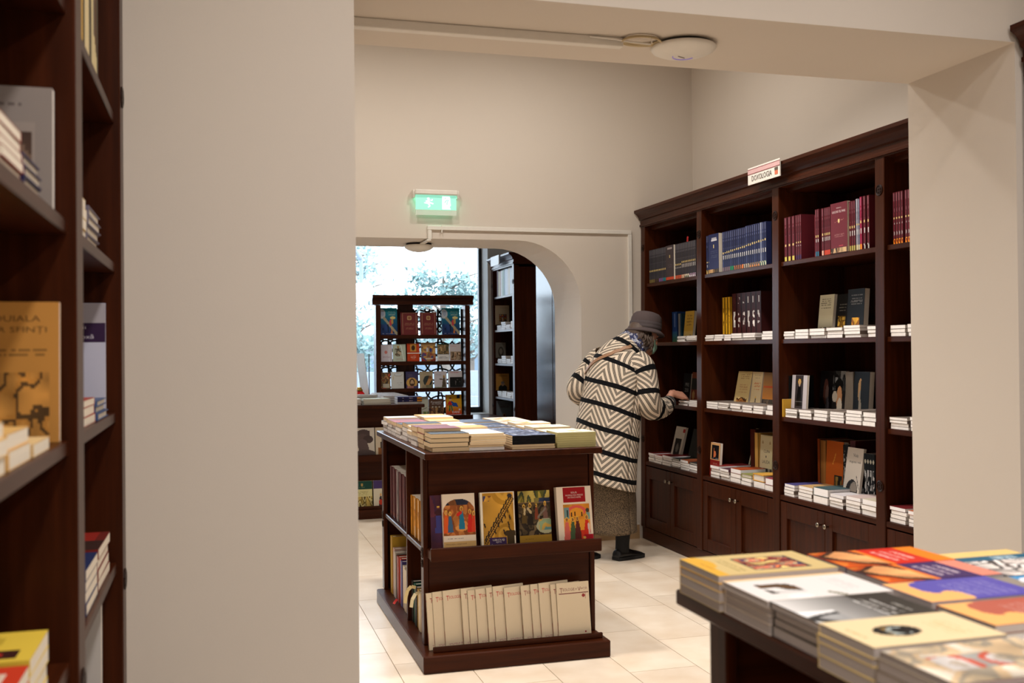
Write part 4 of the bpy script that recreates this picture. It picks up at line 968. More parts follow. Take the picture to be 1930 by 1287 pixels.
def nstack(y, z, ts, cols, place, w=.14, h=.2, page=(236, 226, 208), single=9, d=.004, hard=False, art_=None, flip=()):
    # foot edges towards the aisle
    return stack(place, XN(d, z), y, z + .0006, w, h, ts, (0, 1, 0), (-1, 0, 0), cols, 'flat books in the near bookcase', single=single, page=page, jit=.003, hard=hard, art_=art_, flip=flip)
nstack(1.17, 1.57, [.014] * 4, [(206, 196, 160)], 'of pale pile, upper shelf of near bookcase, frame edge')
nstack(1.325, 1.57, [.013] * 5, [(150, 50, 46)], 'of white red-backed pile, upper shelf of near bookcase', flip=(0, 1, 2, 3, 4))
nstack(1.48, 1.57, [.015] * 3, [(44, 44, 86)], 'of navy-backed pile, upper shelf of near bookcase', hard=True)
nstack(1.20, 1.21, [.022, .020, .018], [(226, 190, 130)], 'of thick cream pile, middle shelf of near bookcase')
nstack(1.36, 1.21, [.024, .020], [(226, 180, 110)], 'of the cream pile before the ochre cover in the near bookcase', w=.15)
nstack(1.535, 1.21, [.018], [(230, 196, 140)], 'lying flat under the foot of the ochre cover in the near bookcase')
A = art((222, 190, 70), [('r', .1, .1, .36, .5, (60, 30, 26)), ('e', .23, .3, .08, .1, (190, 50, 40)), ('t', .5, .2, .85, .7, (180, 150, 50), 3)], 30, 40, 4)
nstack(1.51, .85, [.023, .023, .022, .023], [(222, 190, 70)], 'of the yellow pile on the low shelf of the near bookcase', w=.16, art_=A)
A = art((200, 60, 36), [('r', .1, .1, .8, .75, (222, 200, 180)), ('n', .12, .12, .78, .72, [(60, 80, 170), (222, 180, 150), (230, 220, 210), (70, 90, 180)], (3, 3))], 30, 40, 5)
nstack(1.335, .85, [.024, .022, .022, .02], [(200, 60, 36)], 'of red pile with photograph, low shelf of near bookcase', w=.165, art_=A)
# second bay
def nup(label, y, z, t, h, col, sp_=None, d=.01):
    M = frame((XN(d, z), y + t, z + .0005), (-1, 0, 0), (0, 0, 1))
    # spine towards +x : cover normal along -y
    book(label, frame((XN(d, z), y, z + .0005), (-1, 0, 0), (0, 0, 1)), .17, h, t, col, (236, 228, 206), True, None, None, sp_)
    return y + t + .001
y = 1.93
for t, col, nm, ops in ((.10, (228, 214, 160), 'wide pale cream spine', []), (.085, (200, 196, 150), 'pale green-grey spine', []), (.075, (214, 170, 70), 'ochre spine with a white oval', [('e', .4, .9, .3, .07, (230, 226, 214))]), (.11, (226, 208, 160), 'cream spine with grey lettering', [('r', .1, .66, .8, .70, (120, 110, 90))]), (.15, (222, 206, 156), 'broad cream spine with a dark portrait', [('r', .4, .3, 1, .62, (110, 96, 84)), ('e', .8, .4, .25, .2, (90, 60, 30)), ('r', .1, .84, .9, .95, (110, 104, 90))])):
    y = nup(f'{nm} on the top shelf of the near bookcase', y, 1.93, t, .34, col, spine_art(col, ops, 12, 50))
nstack(1.95, 1.57, [.018, .02, .02, .02], [(226, 200, 150)], 'of cream pile behind post, eye-level shelf, near bookcase', w=.22)
nstack(2.19, 1.57, [.018] * 4, [(110, 104, 120)], 'of the grey-striped pile on the eye-level shelf of the near bookcase', w=.22, hard=True)
A = art((196, 196, 214), [('r', 0, .64, 1, .82, (56, 36, 66)), ('r', 0, .82, 1, 1, (170, 164, 170)), ('r', .3, .16, .56, .48, (110, 70, 44)), ('n', .32, .18, .54, .46, [(110, 70, 44), (60, 50, 60), (160, 110, 60)], (4, 5)), ('t', .68, .06, .92, .08, (130, 130, 160), 1)], 40, 56, 6)
facing('lilac-white cover with a violet title band in the near bookcase', -.252, 2.648, 1.2105, .17, .262, .02, (196, 196, 214), A, texts=[('Liturgii', .42, .755, .32, (206, 200, 210), .035), ('Ortodoxă', .42, .675, .42, (206, 200, 210), .04)])
nstack(1.94, 1.21, [.02, .018, .016], [(120, 100, 160)], 'of white violet-topped pile, middle shelf, near bookcase', w=.17)
nstack(2.13, 1.21, [.018, .018, .014], [(170, 60, 44)], 'of the red-backed pile before the lilac cover in the near bookcase', w=.17, flip=(0, 1, 2))
nstack(2.33, 1.21, [.014, .014, .012], [(70, 90, 130)], 'of the blue-backed pile beside the end panel in the near bookcase', w=.2, hard=True)
nstack(1.95, .85, [.03, .03, .025], [(120, 80, 60)], 'of the thick cream pile on the low shelf behind the post', w=.15, page=(232, 214, 180))
nstack(2.12, .85, [.022, .022, .02, .022], [(40, 50, 90)], 'of the navy pile on the low shelf of the near bookcase', w=.2)
A = art((110, 40, 34), [('r', 0, 0, .5, 1, (60, 40, 36)), ('r', .5, .1, 1, .9, (150, 44, 36)), ('t', .6, .2, .9, .6, (200, 170, 150), 2)], 30, 40, 5)
nstack(2.335, .85, [.022, .022, .022, .022], [(120, 40, 34)], 'of dark red pile, low shelf end, near bookcase', w=.23, art_=A)
facing('tall pale grey folder standing in the bottom of the near bookcase', -.262, 2.60, .4905, .2, .31, .03, (196, 190, 184), art((196, 190, 184), [('r', .2, .3, .35, .32, (40, 40, 40)), ('r', .2, .2, .35, .22, (40, 40, 40))], 20, 30))

# ------------------------------------------------------------------ far room: window display with fretwork back
LY = 10.33
lc = thing('lattice_display', 'dark display shelf with a black fretwork back standing before the window', 'display shelf', (2.03, 10.45, .655))
LX0, LX1, LZ0, LZ1 = 1.545, 2.512, .6555, 1.905
def lb(name, *a, m=WOODX, p=lc, bev=.003): return build(name, MB().box(*a), m, p, bevel=bev)
lb('side', LX0, LX0 + .05, LY, LY + .16, LZ0, LZ1 - .09, m=WOODZ); lb('side', LX1 - .05, LX1, LY, LY + .16, LZ0, LZ1 - .09, m=WOODZ)
lb('base_board', LX0 - .02, LX1 + .02, LY - .02, LY + .18, LZ0, LZ0 + .04)
prof = [(0, 1.82), (-.008, 1.82), (-.008, 1.835), (0, 1.84), (0, 1.86), (-.02, 1.885), (-.035, 1.89), (-.035, 1.915), (.17, 1.915), (.17, 1.82)]
build('cornice', MB().prism(prof, lambda a, z: (LX0 - .035, LY + a, z), lambda a, z: (LX1 + .035, LY + a, z)), WOODX, lc)
LS = [.715, .975, 1.247, 1.514]
for z in LS[1:]: lb('shelf', LX0 + .05, LX1 - .05, LY + .004, LY + .10, z - .038, z)
lb('centre_board', 1.785, 1.945, LY + .125, LY + .145, LZ0 + .04, 1.82, m=WOODZ)
FRET = plain('black_fretwork', (14, 14, 16), .4)
def arcs(x0, x1, z0, z1):
    """interlaced rings and bars filling one panel"""
    mb = MB(); yb = LY + .135; w_ = .0085
    def strip(pts):
        for a, b in zip(pts[:-1], pts[1:]):
            dx, dz = b[0] - a[0], b[1] - a[1]; L = math.hypot(dx, dz)
            if L < 1e-6: continue
            nx, nz = -dz / L * w_, dx / L * w_
            mb.prism([(a[0] - nx, a[1] - nz), (b[0] - nx, b[1] - nz), (b[0] + nx, b[1] + nz), (a[0] + nx, a[1] + nz)], lambda p, q: (p, yb, q), lambda p, q: (p, yb + .01, q))
    R_ = (x1 - x0) * .30; pit = (x1 - x0) / 2.0
    for i in range(-1, 4):
        for j in range(-1, 4):
            cx, cz = x0 + pit * (i + .5 * (j % 2)) + .02, z0 + .06 + .105 * j
            for th0 in range(0, 360, 15):
                p = [(cx + R_ * math.cos(math.radians(th)), cz + R_ * .86 * math.sin(math.radians(th))) for th in (th0, th0 + 15)]
                if all(x0 - .004 <= q[0] <= x1 + .004 and z0 - .004 <= q[1] <= z1 + .004 for q in p): strip(p)
    for x in (x0 + w_, (x0 + x1) / 2, x1 - w_): strip([(x, z0), (x, z1)])
    return mb
fz = [LZ0 + .04] + LS[1:] + [1.82]
for a, b in zip(fz[:-1], fz[1:]):
    for x0, x1 in ((LX0 + .05, 1.785), (1.945, LX1 - .05)):
        f = build('fretwork', arcs(x0, x1, a, b - .038), FRET, lc); f['kind'] = 'stuff'

def front(label, xa, xb, z, h, t, col, art_=None, y=LY + .035, tilt=6, texts=(), turn=0, hard=False, page=(230, 224, 214), group=None):
    a = math.radians(tilt); tn = math.radians(turn)
    M = frame((xa, y, z + .001), (math.cos(tn), math.sin(tn), 0), (0, math.sin(a), math.cos(a))) @ Matrix.Translation((0, 0, -t))
    return book(label, M, xb - xa, h, t, col, page, hard, group, art_, texts=texts)
T1, T2, T3, T4 = LS[3], LS[2], LS[1], LS[0] - .018
tl_ = art((30, 110, 130), [('g', 0, 0, 1, 1, (40, 50, 100), (30, 140, 150)), ('e', .13, .78, .2, .18, (190, 196, 200)), ('e', .16, .8, .1, .1, (160, 170, 190)), ('l', .25, .62, 1, .02, .055, (170, 160, 130)), ('e', .62, .45, .07, .12, (200, 70, 80)), ('e', .75, .64, .16, .05, (226, 206, 130)), ('e', .72, .5, .06, .1, (190, 150, 80)), ('p', .68, .05, .22, (200, 120, 60), (220, 190, 140)), ('n', .05, .1, .5, .4, [(40, 60, 104), (40, 60, 104), (24, 30, 50)], (6, 5)), ('t', .45, .72, .95, .9, (214, 206, 170), 3), ('t', .1, .02, .9, .08, (220, 216, 206), 1)], 40, 56, 2)
front('teal cover with a beam of light, at the left end of the top lattice shelf', 1.592, 1.768, T1, .275, .02, (30, 80, 110), tl_)
front('teal cover with a beam of light, at the right end of the top lattice shelf', 2.228, 2.415, T1, .275, .02, (30, 80, 110), tl_)
mrn = art((116, 50, 50), [('r', .08, .04, .92, .97, (170, 130, 100)), ('r', .11, .055, .89, .955, (116, 50, 50)), ('e', .5, .75, .14, .10, (196, 160, 110)), ('e', .5, .75, .08, .06, (150, 100, 70)), ('t', .2, .42, .8, .55, (190, 150, 110), 2), ('t', .25, .24, .75, .34, (180, 140, 104), 2), ('t', .25, .1, .75, .13, (170, 130, 100), 1)], 32, 44, 3)
front('maroon gilt-framed hardback left of the middle on the top lattice shelf', 1.806, 1.985, T1, .232, .035, (116, 50, 50), mrn, hard=True, y=LY + .05)
front('maroon gilt-framed hardback right of the middle on the top lattice shelf', 2.008, 2.176, T1, .232, .035, (116, 50, 50), mrn, hard=True, y=LY + .05)
def mini(label, xa, xb, z, h, col, ops, texts=(), turn=0, seed=1): front(label, xa, xb, z, h, .014, col, art(col, ops, 28, 40, seed), texts=texts, turn=turn)
R2 = 'on the second lattice shelf'
mini(f'pale lilac cover with a pink blossom {R2}', 1.598, 1.714, T2, .172, (206, 198, 204), [('e', .45, .55, .12, .1, (200, 120, 110)), ('t', .15, .2, .85, .32, (150, 100, 120), 2), ('l', .75, .0, .72, .95, .02, (240, 240, 244))])
mini(f'pale green cover with a robed elder {R2}', 1.722, 1.852, T2, .175, (190, 200, 180), [('p', .4, .3, .62, (110, 90, 70), (130, 96, 70)), ('n', .15, .35, .65, .75, [(190, 200, 180), (110, 90, 70), (70, 80, 60), (210, 190, 160)], (5, 6)), ('l', .62, .95, .85, .05, .02, (236, 240, 236)), ('t', .15, .08, .8, .2, (180, 120, 110), 2)])
mini(f'bright orange-red cover with a small icon panel {R2}', 1.866, 1.992, T2, .182, (196, 70, 34), [('r', .26, .54, .74, .97, (206, 150, 70)), ('e', .5, .75, .16, .14, (70, 44, 30)), ('r', 0, .43, 1, .475, (230, 220, 206)), ('t', .28, .1, .72, .36, (236, 220, 206), 3)])
mini(f'ochre cover with a crowd around an open book {R2}', 2.012, 2.158, T2, .19, (180, 140, 90), [('n', 0, .2, 1, .8, [(180, 140, 90), (206, 160, 80), (150, 110, 80), (120, 90, 80)], (4, 5)), ('r', .34, .5, .5, .72, (210, 206, 206)), ('e', .66, .6, .1, .12, (60, 66, 120)), ('n', 0, 0, .35, .45, [(180, 60, 50), (90, 80, 120), (196, 150, 90)], (4, 5)), ('n', .6, .0, 1, .4, [(90, 80, 120), (180, 120, 80), (160, 60, 50)], (4, 5)), ('r', .3, .1, .8, .16, (226, 216, 200))])
mini(f'dark green cover with a white foot band {R2}', 2.178, 2.300, T2, .178, (60, 76, 60), [('n', 0, .4, 1, .92, [(60, 76, 60), (150, 120, 80), (90, 80, 60), (180, 150, 110)], (6, 5)), ('r', 0, 0, 1, .38, (226, 222, 218)), ('t', .1, .14, .9, .28, (120, 116, 120), 2)])
mini(f'lilac-grey cover with figures below {R2}', 2.306, 2.425, T2, .174, (206, 196, 196), [('r', .06, .03, 1, .55, (160, 140, 116)), ('n', .06, .05, 1, .5, [(160, 140, 116), (100, 76, 56), (196, 170, 140), (130, 90, 60)], (6, 5)), ('t', .1, .82, .6, .9, (200, 90, 90), 1)])
R3 = 'on the third lattice shelf'
mini(f'brown icon cover at the left end {R3}', 1.596, 1.692, T3, .165, (110, 90, 66), [('n', 0, 0, 1, 1, [(110, 90, 66), (170, 130, 80), (70, 60, 50), (180, 90, 60)], (4, 6)), ('r', .2, .05, .9, .3, (190, 180, 160))])
mini(f'white cover with a pale golden ring {R3}', 1.702, 1.83, T3, .168, (214, 214, 208), [('e', .55, .82, .34, .1, (190, 186, 170)), ('e', .55, .84, .28, .07, (214, 218, 220)), ('l', .16, .55, .16, .72, .03, (206, 180, 100)), ('t', .45, .30, .9, .37, (90, 90, 96), 1), ('t', .5, .2, .9, .24, (170, 170, 170), 1)])
mini(f'indigo cover with a haloed bearded face {R3}', 1.85, 1.978, T3, .17, (66, 62, 96), [('e', .48, .33, .44, .3, (206, 160, 84)), ('e', .5, .34, .22, .24, (80, 56, 44)), ('e', .5, .32, .13, .17, (196, 160, 120)), ('e', .5, .2, .12, .08, (80, 56, 44)), ('n', .1, 0, 1, .12, [(66, 62, 96), (180, 120, 110)], (4, 2)), ('t', .1, .68, .6, .86, (120, 104, 110), 2)])
mini(f'tan cover with an embracing figure {R3}', 1.994, 2.128, T3, .168, (176, 160, 130), [('e', .62, .42, .36, .34, (60, 66, 64)), ('l', .85, .6, .5, .1, .12, (190, 140, 84)), ('e', .8, .64, .12, .1, (130, 90, 60)), ('n', 0, 0, 1, .18, [(120, 116, 90), (176, 160, 130)], (5, 2)), ('t', .2, .82, .9, .93, (110, 100, 80), 2)])
mini(f'pale cover with a standing saint at right {R3}', 2.144, 2.272, T3, .168, (206, 200, 204), [('p', .78, .03, .74, (90, 76, 60), (130, 90, 66)), ('l', .72, .5, .42, .52, .03, (90, 76, 60)), ('r', 0, 0, .7, .03, (110, 150, 80)), ('t', .1, .7, .6, .88, (170, 166, 180), 2)])
mini(f'cover split white over black at the right end {R3}', 2.288, 2.432, T3, .17, (200, 194, 196), [('r', .1, 0, 1, .62, (30, 30, 30)), ('n', .5, .05, 1, .5, [(30, 30, 30), (30, 30, 30), (100, 96, 90)], (6, 6)), ('t', .1, .86, .8, .94, (180, 80, 90), 1)], turn=-4)
R4 = 'on the lowest lattice shelf'
mini(f'pale sage cover half hidden by the display table {R4}', 1.985, 2.08, T4, .19, (190, 190, 172), [('n', 0, 0, 1, .2, [(100, 130, 70), (150, 150, 100), (190, 190, 172)], (5, 3)), ('l', .3, .3, .8, .4, .02, (120, 116, 100)), ('t', .2, .72, .7, .9, (150, 146, 136), 2)])
front(f'brown cover reading Povestiri {R4}', 2.085, 2.24, T4, .165, .018, (92, 66, 52), art((92, 66, 52), [('n', 0, 0, 1, .5, [(92, 66, 52), (130, 90, 60), (70, 50, 44), (150, 110, 70)], (5, 6)), ('e', .25, .5, .06, .05, (180, 170, 150)), ('e', .47, .5, .06, .05, (180, 170, 150)), ('e', .7, .5, .06, .05, (180, 170, 150)), ('l', .5, .1, .5, .4, .06, (170, 130, 80))], 30, 40), texts=[('Povestiri', .14, .76, .72, (230, 226, 220), .09), ('de Paști', .2, .64, .6, (230, 226, 220), .09)])
front(f'yellow and red picture book reading DANI {R4}', 2.262, 2.427, T4, .205, .018, (220, 160, 40), art((222, 166, 40), [('g', 0, 0, 1, .45, (206, 60, 36), (222, 166, 40)), ('r', 0, .2, .06, 1, (214, 90, 40)), ('e', .28, .77, .09, .07, (226, 180, 140)), ('e', .28, .82, .09, .04, (150, 70, 40)), ('r', .18, .44, .38, .68, (200, 44, 40)), ('l', .2, .64, .1, .46, .03, (200, 44, 40)), ('l', .24, .44, .22, .2, .04, (40, 110, 70)), ('l', .34, .44, .4, .2, .04, (40, 110, 70)), ('e', .55, .5, .18, .1, (40, 80, 160)), ('l', .38, .62, .72, .42, .05, (40, 80, 160)), ('r', .7, .8, .9, 1, (36, 44, 80)), ('e', .86, .25, .06, .04, (220, 214, 220))], 40, 52), texts=[('DANI', .40, .07, .44, (236, 232, 230), .11)])

# window bookcase contents (front towards -x at 2.93)
XWB = lambda d, z: 2.936 + d
y = 10.86
for i, (t, h, c, nm) in enumerate([(.04, .30, (90, 30, 36), 'maroon'), (.035, .27, (200, 186, 140), 'cream'), (.03, .265, (170, 120, 90), 'tan'), (.04, .27, (206, 206, 200), 'white'), (.03, .27, (120, 150, 120), 'sage'), (.04, .275, (30, 90, 96), 'teal'), (.045, .275, (196, 206, 220), 'pale blue'), (.04, .27, (200, 200, 206), 'silver'), (.04, .275, (206, 190, 160), 'ivory'), (.04, .27, (190, 196, 206), 'greyish'), (.04, .268, (210, 206, 200), 'off-white'), (.04, .27, (180, 186, 196), 'slate-white')]):
    y = upright(f'{nm} spine, {ORD[i]} from the window on the top shelf of the bookcase beside it', y, 1.93, t * 1.5, h, .2, c, d=.01, X=XWB)
Q = 'in the bookcase beside the window'
def fwin(label, z, w, h, col, ar, dx=.012):
    M = frame((2.93 + dx, 10.905, z + .001), (1, 0, 0), (0, math.sin(.04), math.cos(.04))) @ Matrix.Translation((0, 0, -.02))
    return book(label, M, w, h, .018, col, art=ar)
fwin(f'cream cover with a small square icon {Q}', 1.57 + .06, .155, .21, (190, 170, 140), art((196, 176, 146), [('r', .24, .16, .8, .54, (70, 60, 50)), ('n', .26, .18, .78, .52, [(70, 60, 50), (190, 140, 60), (150, 70, 50), (60, 80, 100), (200, 170, 110)], (6, 6)), ('t', .3, .86, .9, .9, (130, 110, 90), 1)], 32, 44))
fwin(f'grey cover with a dark portrait {Q}', 1.21 + .06, .11, .165, (120, 114, 104), art((126, 120, 110), [('e', .5, .38, .28, .34, (70, 66, 60)), ('e', .5, .42, .17, .2, (130, 120, 108)), ('t', .2, .84, .9, .9, (90, 86, 80), 1)], 28, 44))
fwin(f'mustard cover with a man in black {Q}', .85 + .065, .145, .18, (180, 130, 60), art((184, 134, 64), [('e', .5, .08, .34, .26, (30, 34, 34)), ('e', .5, .38, .13, .14, (150, 120, 96)), ('e', .5, .46, .13, .08, (110, 104, 100)), ('t', .15, .8, .9, .92, (120, 84, 40), 2)], 30, 44))
fwin(f'grey-blue cover with a small red seated figure {Q}', .49 + .06, .175, .25, (120, 130, 136), art((122, 132, 138), [('e', .5, .18, .2, .16, (150, 50, 40)), ('e', .5, .36, .1, .07, (190, 140, 80)), ('e', .5, .35, .06, .05, (90, 60, 50)), ('t', .2, .7, .9, .88, (90, 60, 66), 3)], 32, 44))
random.seed(21)
for z, n, nm in ((1.57, 4, 'upper'), (1.21, 4, 'middle'), (.85, 3, 'lower'), (.49, 3, 'bottom')):
    for i, yy in enumerate((10.88, 10.70, 10.52, 10.34)):
        stack(f'of the {ORD[i]} pile from the window on the {nm} shelf of the bookcase beside it', XWB(.012, z), yy, z + .0008, .165, .08 if z > 0 else .2, [.016 + .004 * ((i + n) % 2)] * (4 if (i % 2) else 3), (0, -1, 0), (1, 0, 0), [(206, 210, 214)], 'white piles by the window', single=0, page=(226, 230, 234))
build_sign = thing('shelf_sign', 'blank white sign on the cornice of the bookcase by the window', 'sign', (2.855, 10.62, 2.30))
build('plate', MB().box(2.856, 2.864, 10.45, 10.78, 2.25, 2.35), WHITEPL, build_sign)

# island 2: piles on top, covers on its front
random.seed(17)
OY = 4.09
def isl2(x, y, w, h, ts, col, place, single, page=(216, 214, 206), flip=(), art_=None):
    return stack(place, x, y + w, TOPZ, w, h, ts, (0, -1, 0), (1, 0, 0), [col], 'piles on the far island', single=single, page=page, flip=flip, jit=.005, art_=art_)
isl2(1.16, 8.46, .15, .218, [.016, .016, .016], (170, 180, 160), 'in the grey-green front pile on the far island by the window', 3)
z = TOPZ
for j, t in enumerate([.016, .021, .021]):
    M = frame((1.44 + .205, 8.47, z), (0, 1, 0), (-1, 0, 0)) if j else frame((1.44, 8.62, z), (0, -1, 0), (1, 0, 0))
    book(f'{["white-edged book under the navy ones", "lower navy book with orange spine end", "upper navy book with orange spine end"][j]} at the front of the far island', M, .15, .205, t, (44, 46, 96) if j else (206, 206, 210), (220, 220, 224), spine=spine_art((44, 46, 96), [('r', 0, 0, 1, .2, (214, 140, 50)), ('n', .3, .35, .7, .8, [(44, 46, 96), (160, 150, 170)], (2, 10))], 6, 40) if j else None)
    z += t + .0005
isl2(.95, 8.47, .15, .19, [.016] * 3, (206, 206, 196), 'in the white pile half behind the wall on the far island', 1)
for i in (0, 3):
    isl2(1.10 - .02 * i, 8.68 + .19 * i, .16, .2, [.018] * 4, (220, 224, 230), 'rest', 0)
for i in range(4):
    isl2(1.36, 8.68 + .19 * i, .16, .21, [.02] * 3, (216, 222, 230), 'rest', 0)
bust = art((214, 206, 194), [('e', .66, .82, .2, .13, (86, 72, 72)), ('r', .46, .72, .86, .9, (86, 72, 72)), ('e', .62, .62, .2, .18, (96, 80, 78)), ('e', .8, .6, .16, .14, (80, 66, 66)), ('l', .62, .45, .7, .1, .16, (100, 84, 84)), ('e', .7, .05, .34, .2, (92, 78, 78)), ('t', 0, .25, .35, .95, (190, 180, 170), 9), ('t', .05, .3, .35, .36, (90, 80, 80), 1)], 50, 62, 4)
YK = 4.358 + OY
ledge_book('white cover with a dark bearded bust on the far island', .985, .262, .235, .02, (214, 206, 194), bust, y=YK)
ledge_book('cream cover with a small brown bottle at the side of the far island', 1.255, .17, .235, .02, (214, 200, 176), art((214, 200, 176), [('r', .1, .06, .5, .3, (150, 100, 60)), ('r', .22, .28, .38, .5, (60, 50, 44))], 26, 40), y=YK)
gb = art((206, 196, 140), [('r', 0, .70, 1, 1, (30, 66, 56)), ('e', .5, .86, .06, .06, (170, 140, 80)), ('t', .3, .74, .7, .8, (110, 120, 90), 1), ('t', .15, .48, .85, .64, (140, 126, 80), 4), ('n', .0, .06, 1, .42, [(176, 150, 80), (120, 100, 50), (206, 190, 130), (90, 76, 44)], (8, 5)), ('r', 0, 0, 1, .05, (30, 66, 56))], 40, 56, 5)
ledge_book('green and cream cover with a sepia crowd in the trough of the far island', 1.06, .165, .222, .02, (206, 196, 140), gb, z=.0755, y=YK)
ledge_book('cover with a violet head band and a nun in the trough of the far island', 1.235, .16, .222, .02, (210, 200, 180), art((210, 200, 176), [('r', 0, .7, 1, 1, (70, 54, 100)), ('p', .36, .06, .46, (50, 40, 44), (190, 140, 110)), ('e', .36, .2, .1, .1, (190, 60, 40)), ('r', 0, 0, 1, .05, (70, 54, 100)), ('t', .3, .52, .9, .6, (150, 140, 120), 2)], 34, 50, 6), z=.0755, y=YK)
# card stand and red lamp at its left
stand = thing('card_stand', 'tilted white card standing among books on the far island', 'card', (1.25, 9.0, .915))
cb_ = MB().prism([(0, 0), (.012, 0), (.012, .42), (0, .42)], lambda a, b: (1.255 + a * .3 + .05 * (.42 - b) / .42 - .02, 8.98, .9155 + b), lambda a, b: (1.24 + a * .3 + .05 * (.42 - b) / .42 - .05, 9.16, .9155 + b))
build('card', cb_, WHITEPL, stand); build('card_edge', MB().box(1.276, 1.284, 8.973, 8.979, .9155, 1.33), plain('dark_card_edge', (40, 34, 34), .5), stand)
rl = thing('red_lamp', 'small red glass lamp with golden neck beside the white card', 'lamp', (1.19, 8.95, .915))
RG = plain('red_glass', (200, 24, 24), .15)
build('bowl', MB().lathe([(.03, 0), (.045, .012), (.052, .04), (.045, .075), (.03, .092), (.028, .096)], Matrix.Translation((1.19, 8.95, .9155)), 20), RG, rl, smooth=True)
build('neck', MB().lathe([(.03, .096), (.032, .104), (.026, .112), (.02, .12), (.02, .128)], Matrix.Translation((1.19, 8.95, .9155)), 20), plain('gilt', (190, 150, 70), .3, 1), rl, smooth=True)

# all books that cannot be told apart inside the piles
ro = build('book_piles', REST, [plain('page_block_white', (244, 240, 238), .8, var=.1, scale=60), plain('cover_edges', (120, 108, 100), .5, var=.5, scale=9)])
ro['kind'] = 'stuff'; tag(ro, 'lower paperbacks inside the flat piles on shelves and tables', 'books')

# ------------------------------------------------------------------ fixtures on walls and lintels
ex = thing('exit_sign', 'green lit emergency exit sign over the arch on the back wall', 'exit sign', (1.432, 6.85, 2.36))
GREEN, n_, l_, b_ = new_mat('lit_green_acrylic')
b_.inputs['Base Color'].default_value = (.25, .6, .46, 1); b_.inputs['Emission Color'].default_value = (.33, .90, .70, 1); b_.inputs['Emission Strength'].default_value = .75
build('housing', MB().box(1.288, 1.578, 6.80, 6.872, 2.397, 2.430), WHITEPL, ex, bevel=.006)
for x in (1.278, 1.580): build('bracket', MB().box(x, x + .012, 6.83, 6.88, 2.38, 2.432), WHITEPL, ex)
build('panel', MB().box(1.295, 1.573, 6.826, 6.834, 2.298, 2.396), GREEN, ex)
gl = D.lights.new('exit_lamp', 'AREA'); gl.shape = 'RECTANGLE'; gl.size = .26; gl.size_y = .02; gl.energy = .22; gl.color = (.25, 1, .68)
glo = D.objects.new('exit_lamp', gl); glo.location = (1.434, 6.856, 2.394); COL.objects.link(glo)
CLR, n_, l_, b_ = new_mat('clear_acrylic_strip')
b_.inputs['Base Color'].default_value = (.86, .92, .86, 1); b_.inputs['Roughness'].default_value = .2; b_.inputs['Alpha'].default_value = .45
build('clear_edge', MB().box(1.295, 1.573, 6.826, 6.834, 2.262, 2.2975), CLR, ex)
LITW = plain('lit_white_pictogram', (226, 255, 246), .4, emit=((226, 255, 246), 1.1))
px_ = MB()
Ff = lambda a, b: (1.295 + a * .278, 6.8255, 2.298 + b * .098)
def poly(mb, pts): mb.prism(pts, lambda a, b: (1.295 + a * .278, 6.8245, 2.298 + b * .098), lambda a, b: (1.295 + a * .278, 6.826, 2.298 + b * .098))
p = MB()
for q in ([(.27, .80), (.33, .84), (.34, .72), (.29, .70)], [(.24, .60), (.30, .68), (.36, .52), (.33, .36), (.27, .42)], [(.30, .66), (.40, .60), (.42, .70), (.40, .74), (.38, .66), (.31, .70)], [(.22, .50), (.20, .44), (.28, .40), (.30, .48)], [(.28, .42), (.34, .40), (.36, .24), (.31, .14), (.29, .18), (.33, .27)], [(.34, .44), (.42, .36), (.44, .44), (.36, .52)]): poly(p, q)
build('running_figure', p, LITW, ex)
p = MB(); poly(p, [(.65, .05), (.86, .05), (.83, .22), (.86, .30), (.84, .94), (.65, .94)]); build('door_symbol', p, LITW, ex)
p = MB()
for q in ([(.70, .5), (.73, .66), (.79, .7), (.83, .62), (.81, .6), (.78, .65), (.75, .62), (.72, .48)], [(.77, .62), (.79, .62), (.77, .35), (.75, .35)], [(.71, .78), (.74, .78), (.74, .84), (.71, .84)]):
    p.prism(q, lambda a, b: (1.295 + a * .278, 6.8232, 2.298 + b * .098), lambda a, b: (1.295 + a * .278, 6.8244, 2.298 + b * .098))
build('arrow_symbol', p, plain('mint_print', (150, 226, 200), .4, emit=((150, 226, 200), .6)), ex)

cd = thing('cable_trunking', 'white cable trunking running along the back wall and down beside the bookcase', 'trunking', (2.1, 6.87, 2.1))
build('horizontal_run', MB().box(1.382, 2.86, 6.862, 6.8795, 2.168, 2.196), WHITEPL, cd, bevel=.002)
build('drop_run', MB().box(2.834, 2.862, 6.862, 6.8795, .13, 2.167), WHITEPL, cd, bevel=.002)
build('short_drop', MB().box(1.384, 1.410, 6.862, 6.8795, 2.104, 2.167), WHITEPL, cd, bevel=.002)
build('arch_run', MB().box(1.375, 1.405, 6.862, 7.11, 2.093, 2.1035), WHITEPL, cd, bevel=.002)
build('clip', MB().box(1.476, 1.482, 6.858, 6.88, 2.150, 2.202), WHITEPL, cd)
cd2 = thing('cable_trunking', 'pale cable trunking crossing the underside of the near lintel', 'trunking', (.8, 3.03, 2.32))
build('run', MB().box(.361, 1.235, 3.012, 3.042, 2.296, 2.3245), WHITEPL, cd2, bevel=.002)
build('cable', MB().tube([(1.12, 3.005, 2.318), (1.20, 3.0, 2.314), (1.26, 3.01, 2.312), (1.33, 3.02, 2.313)], .003), WHITEPL, cd2)

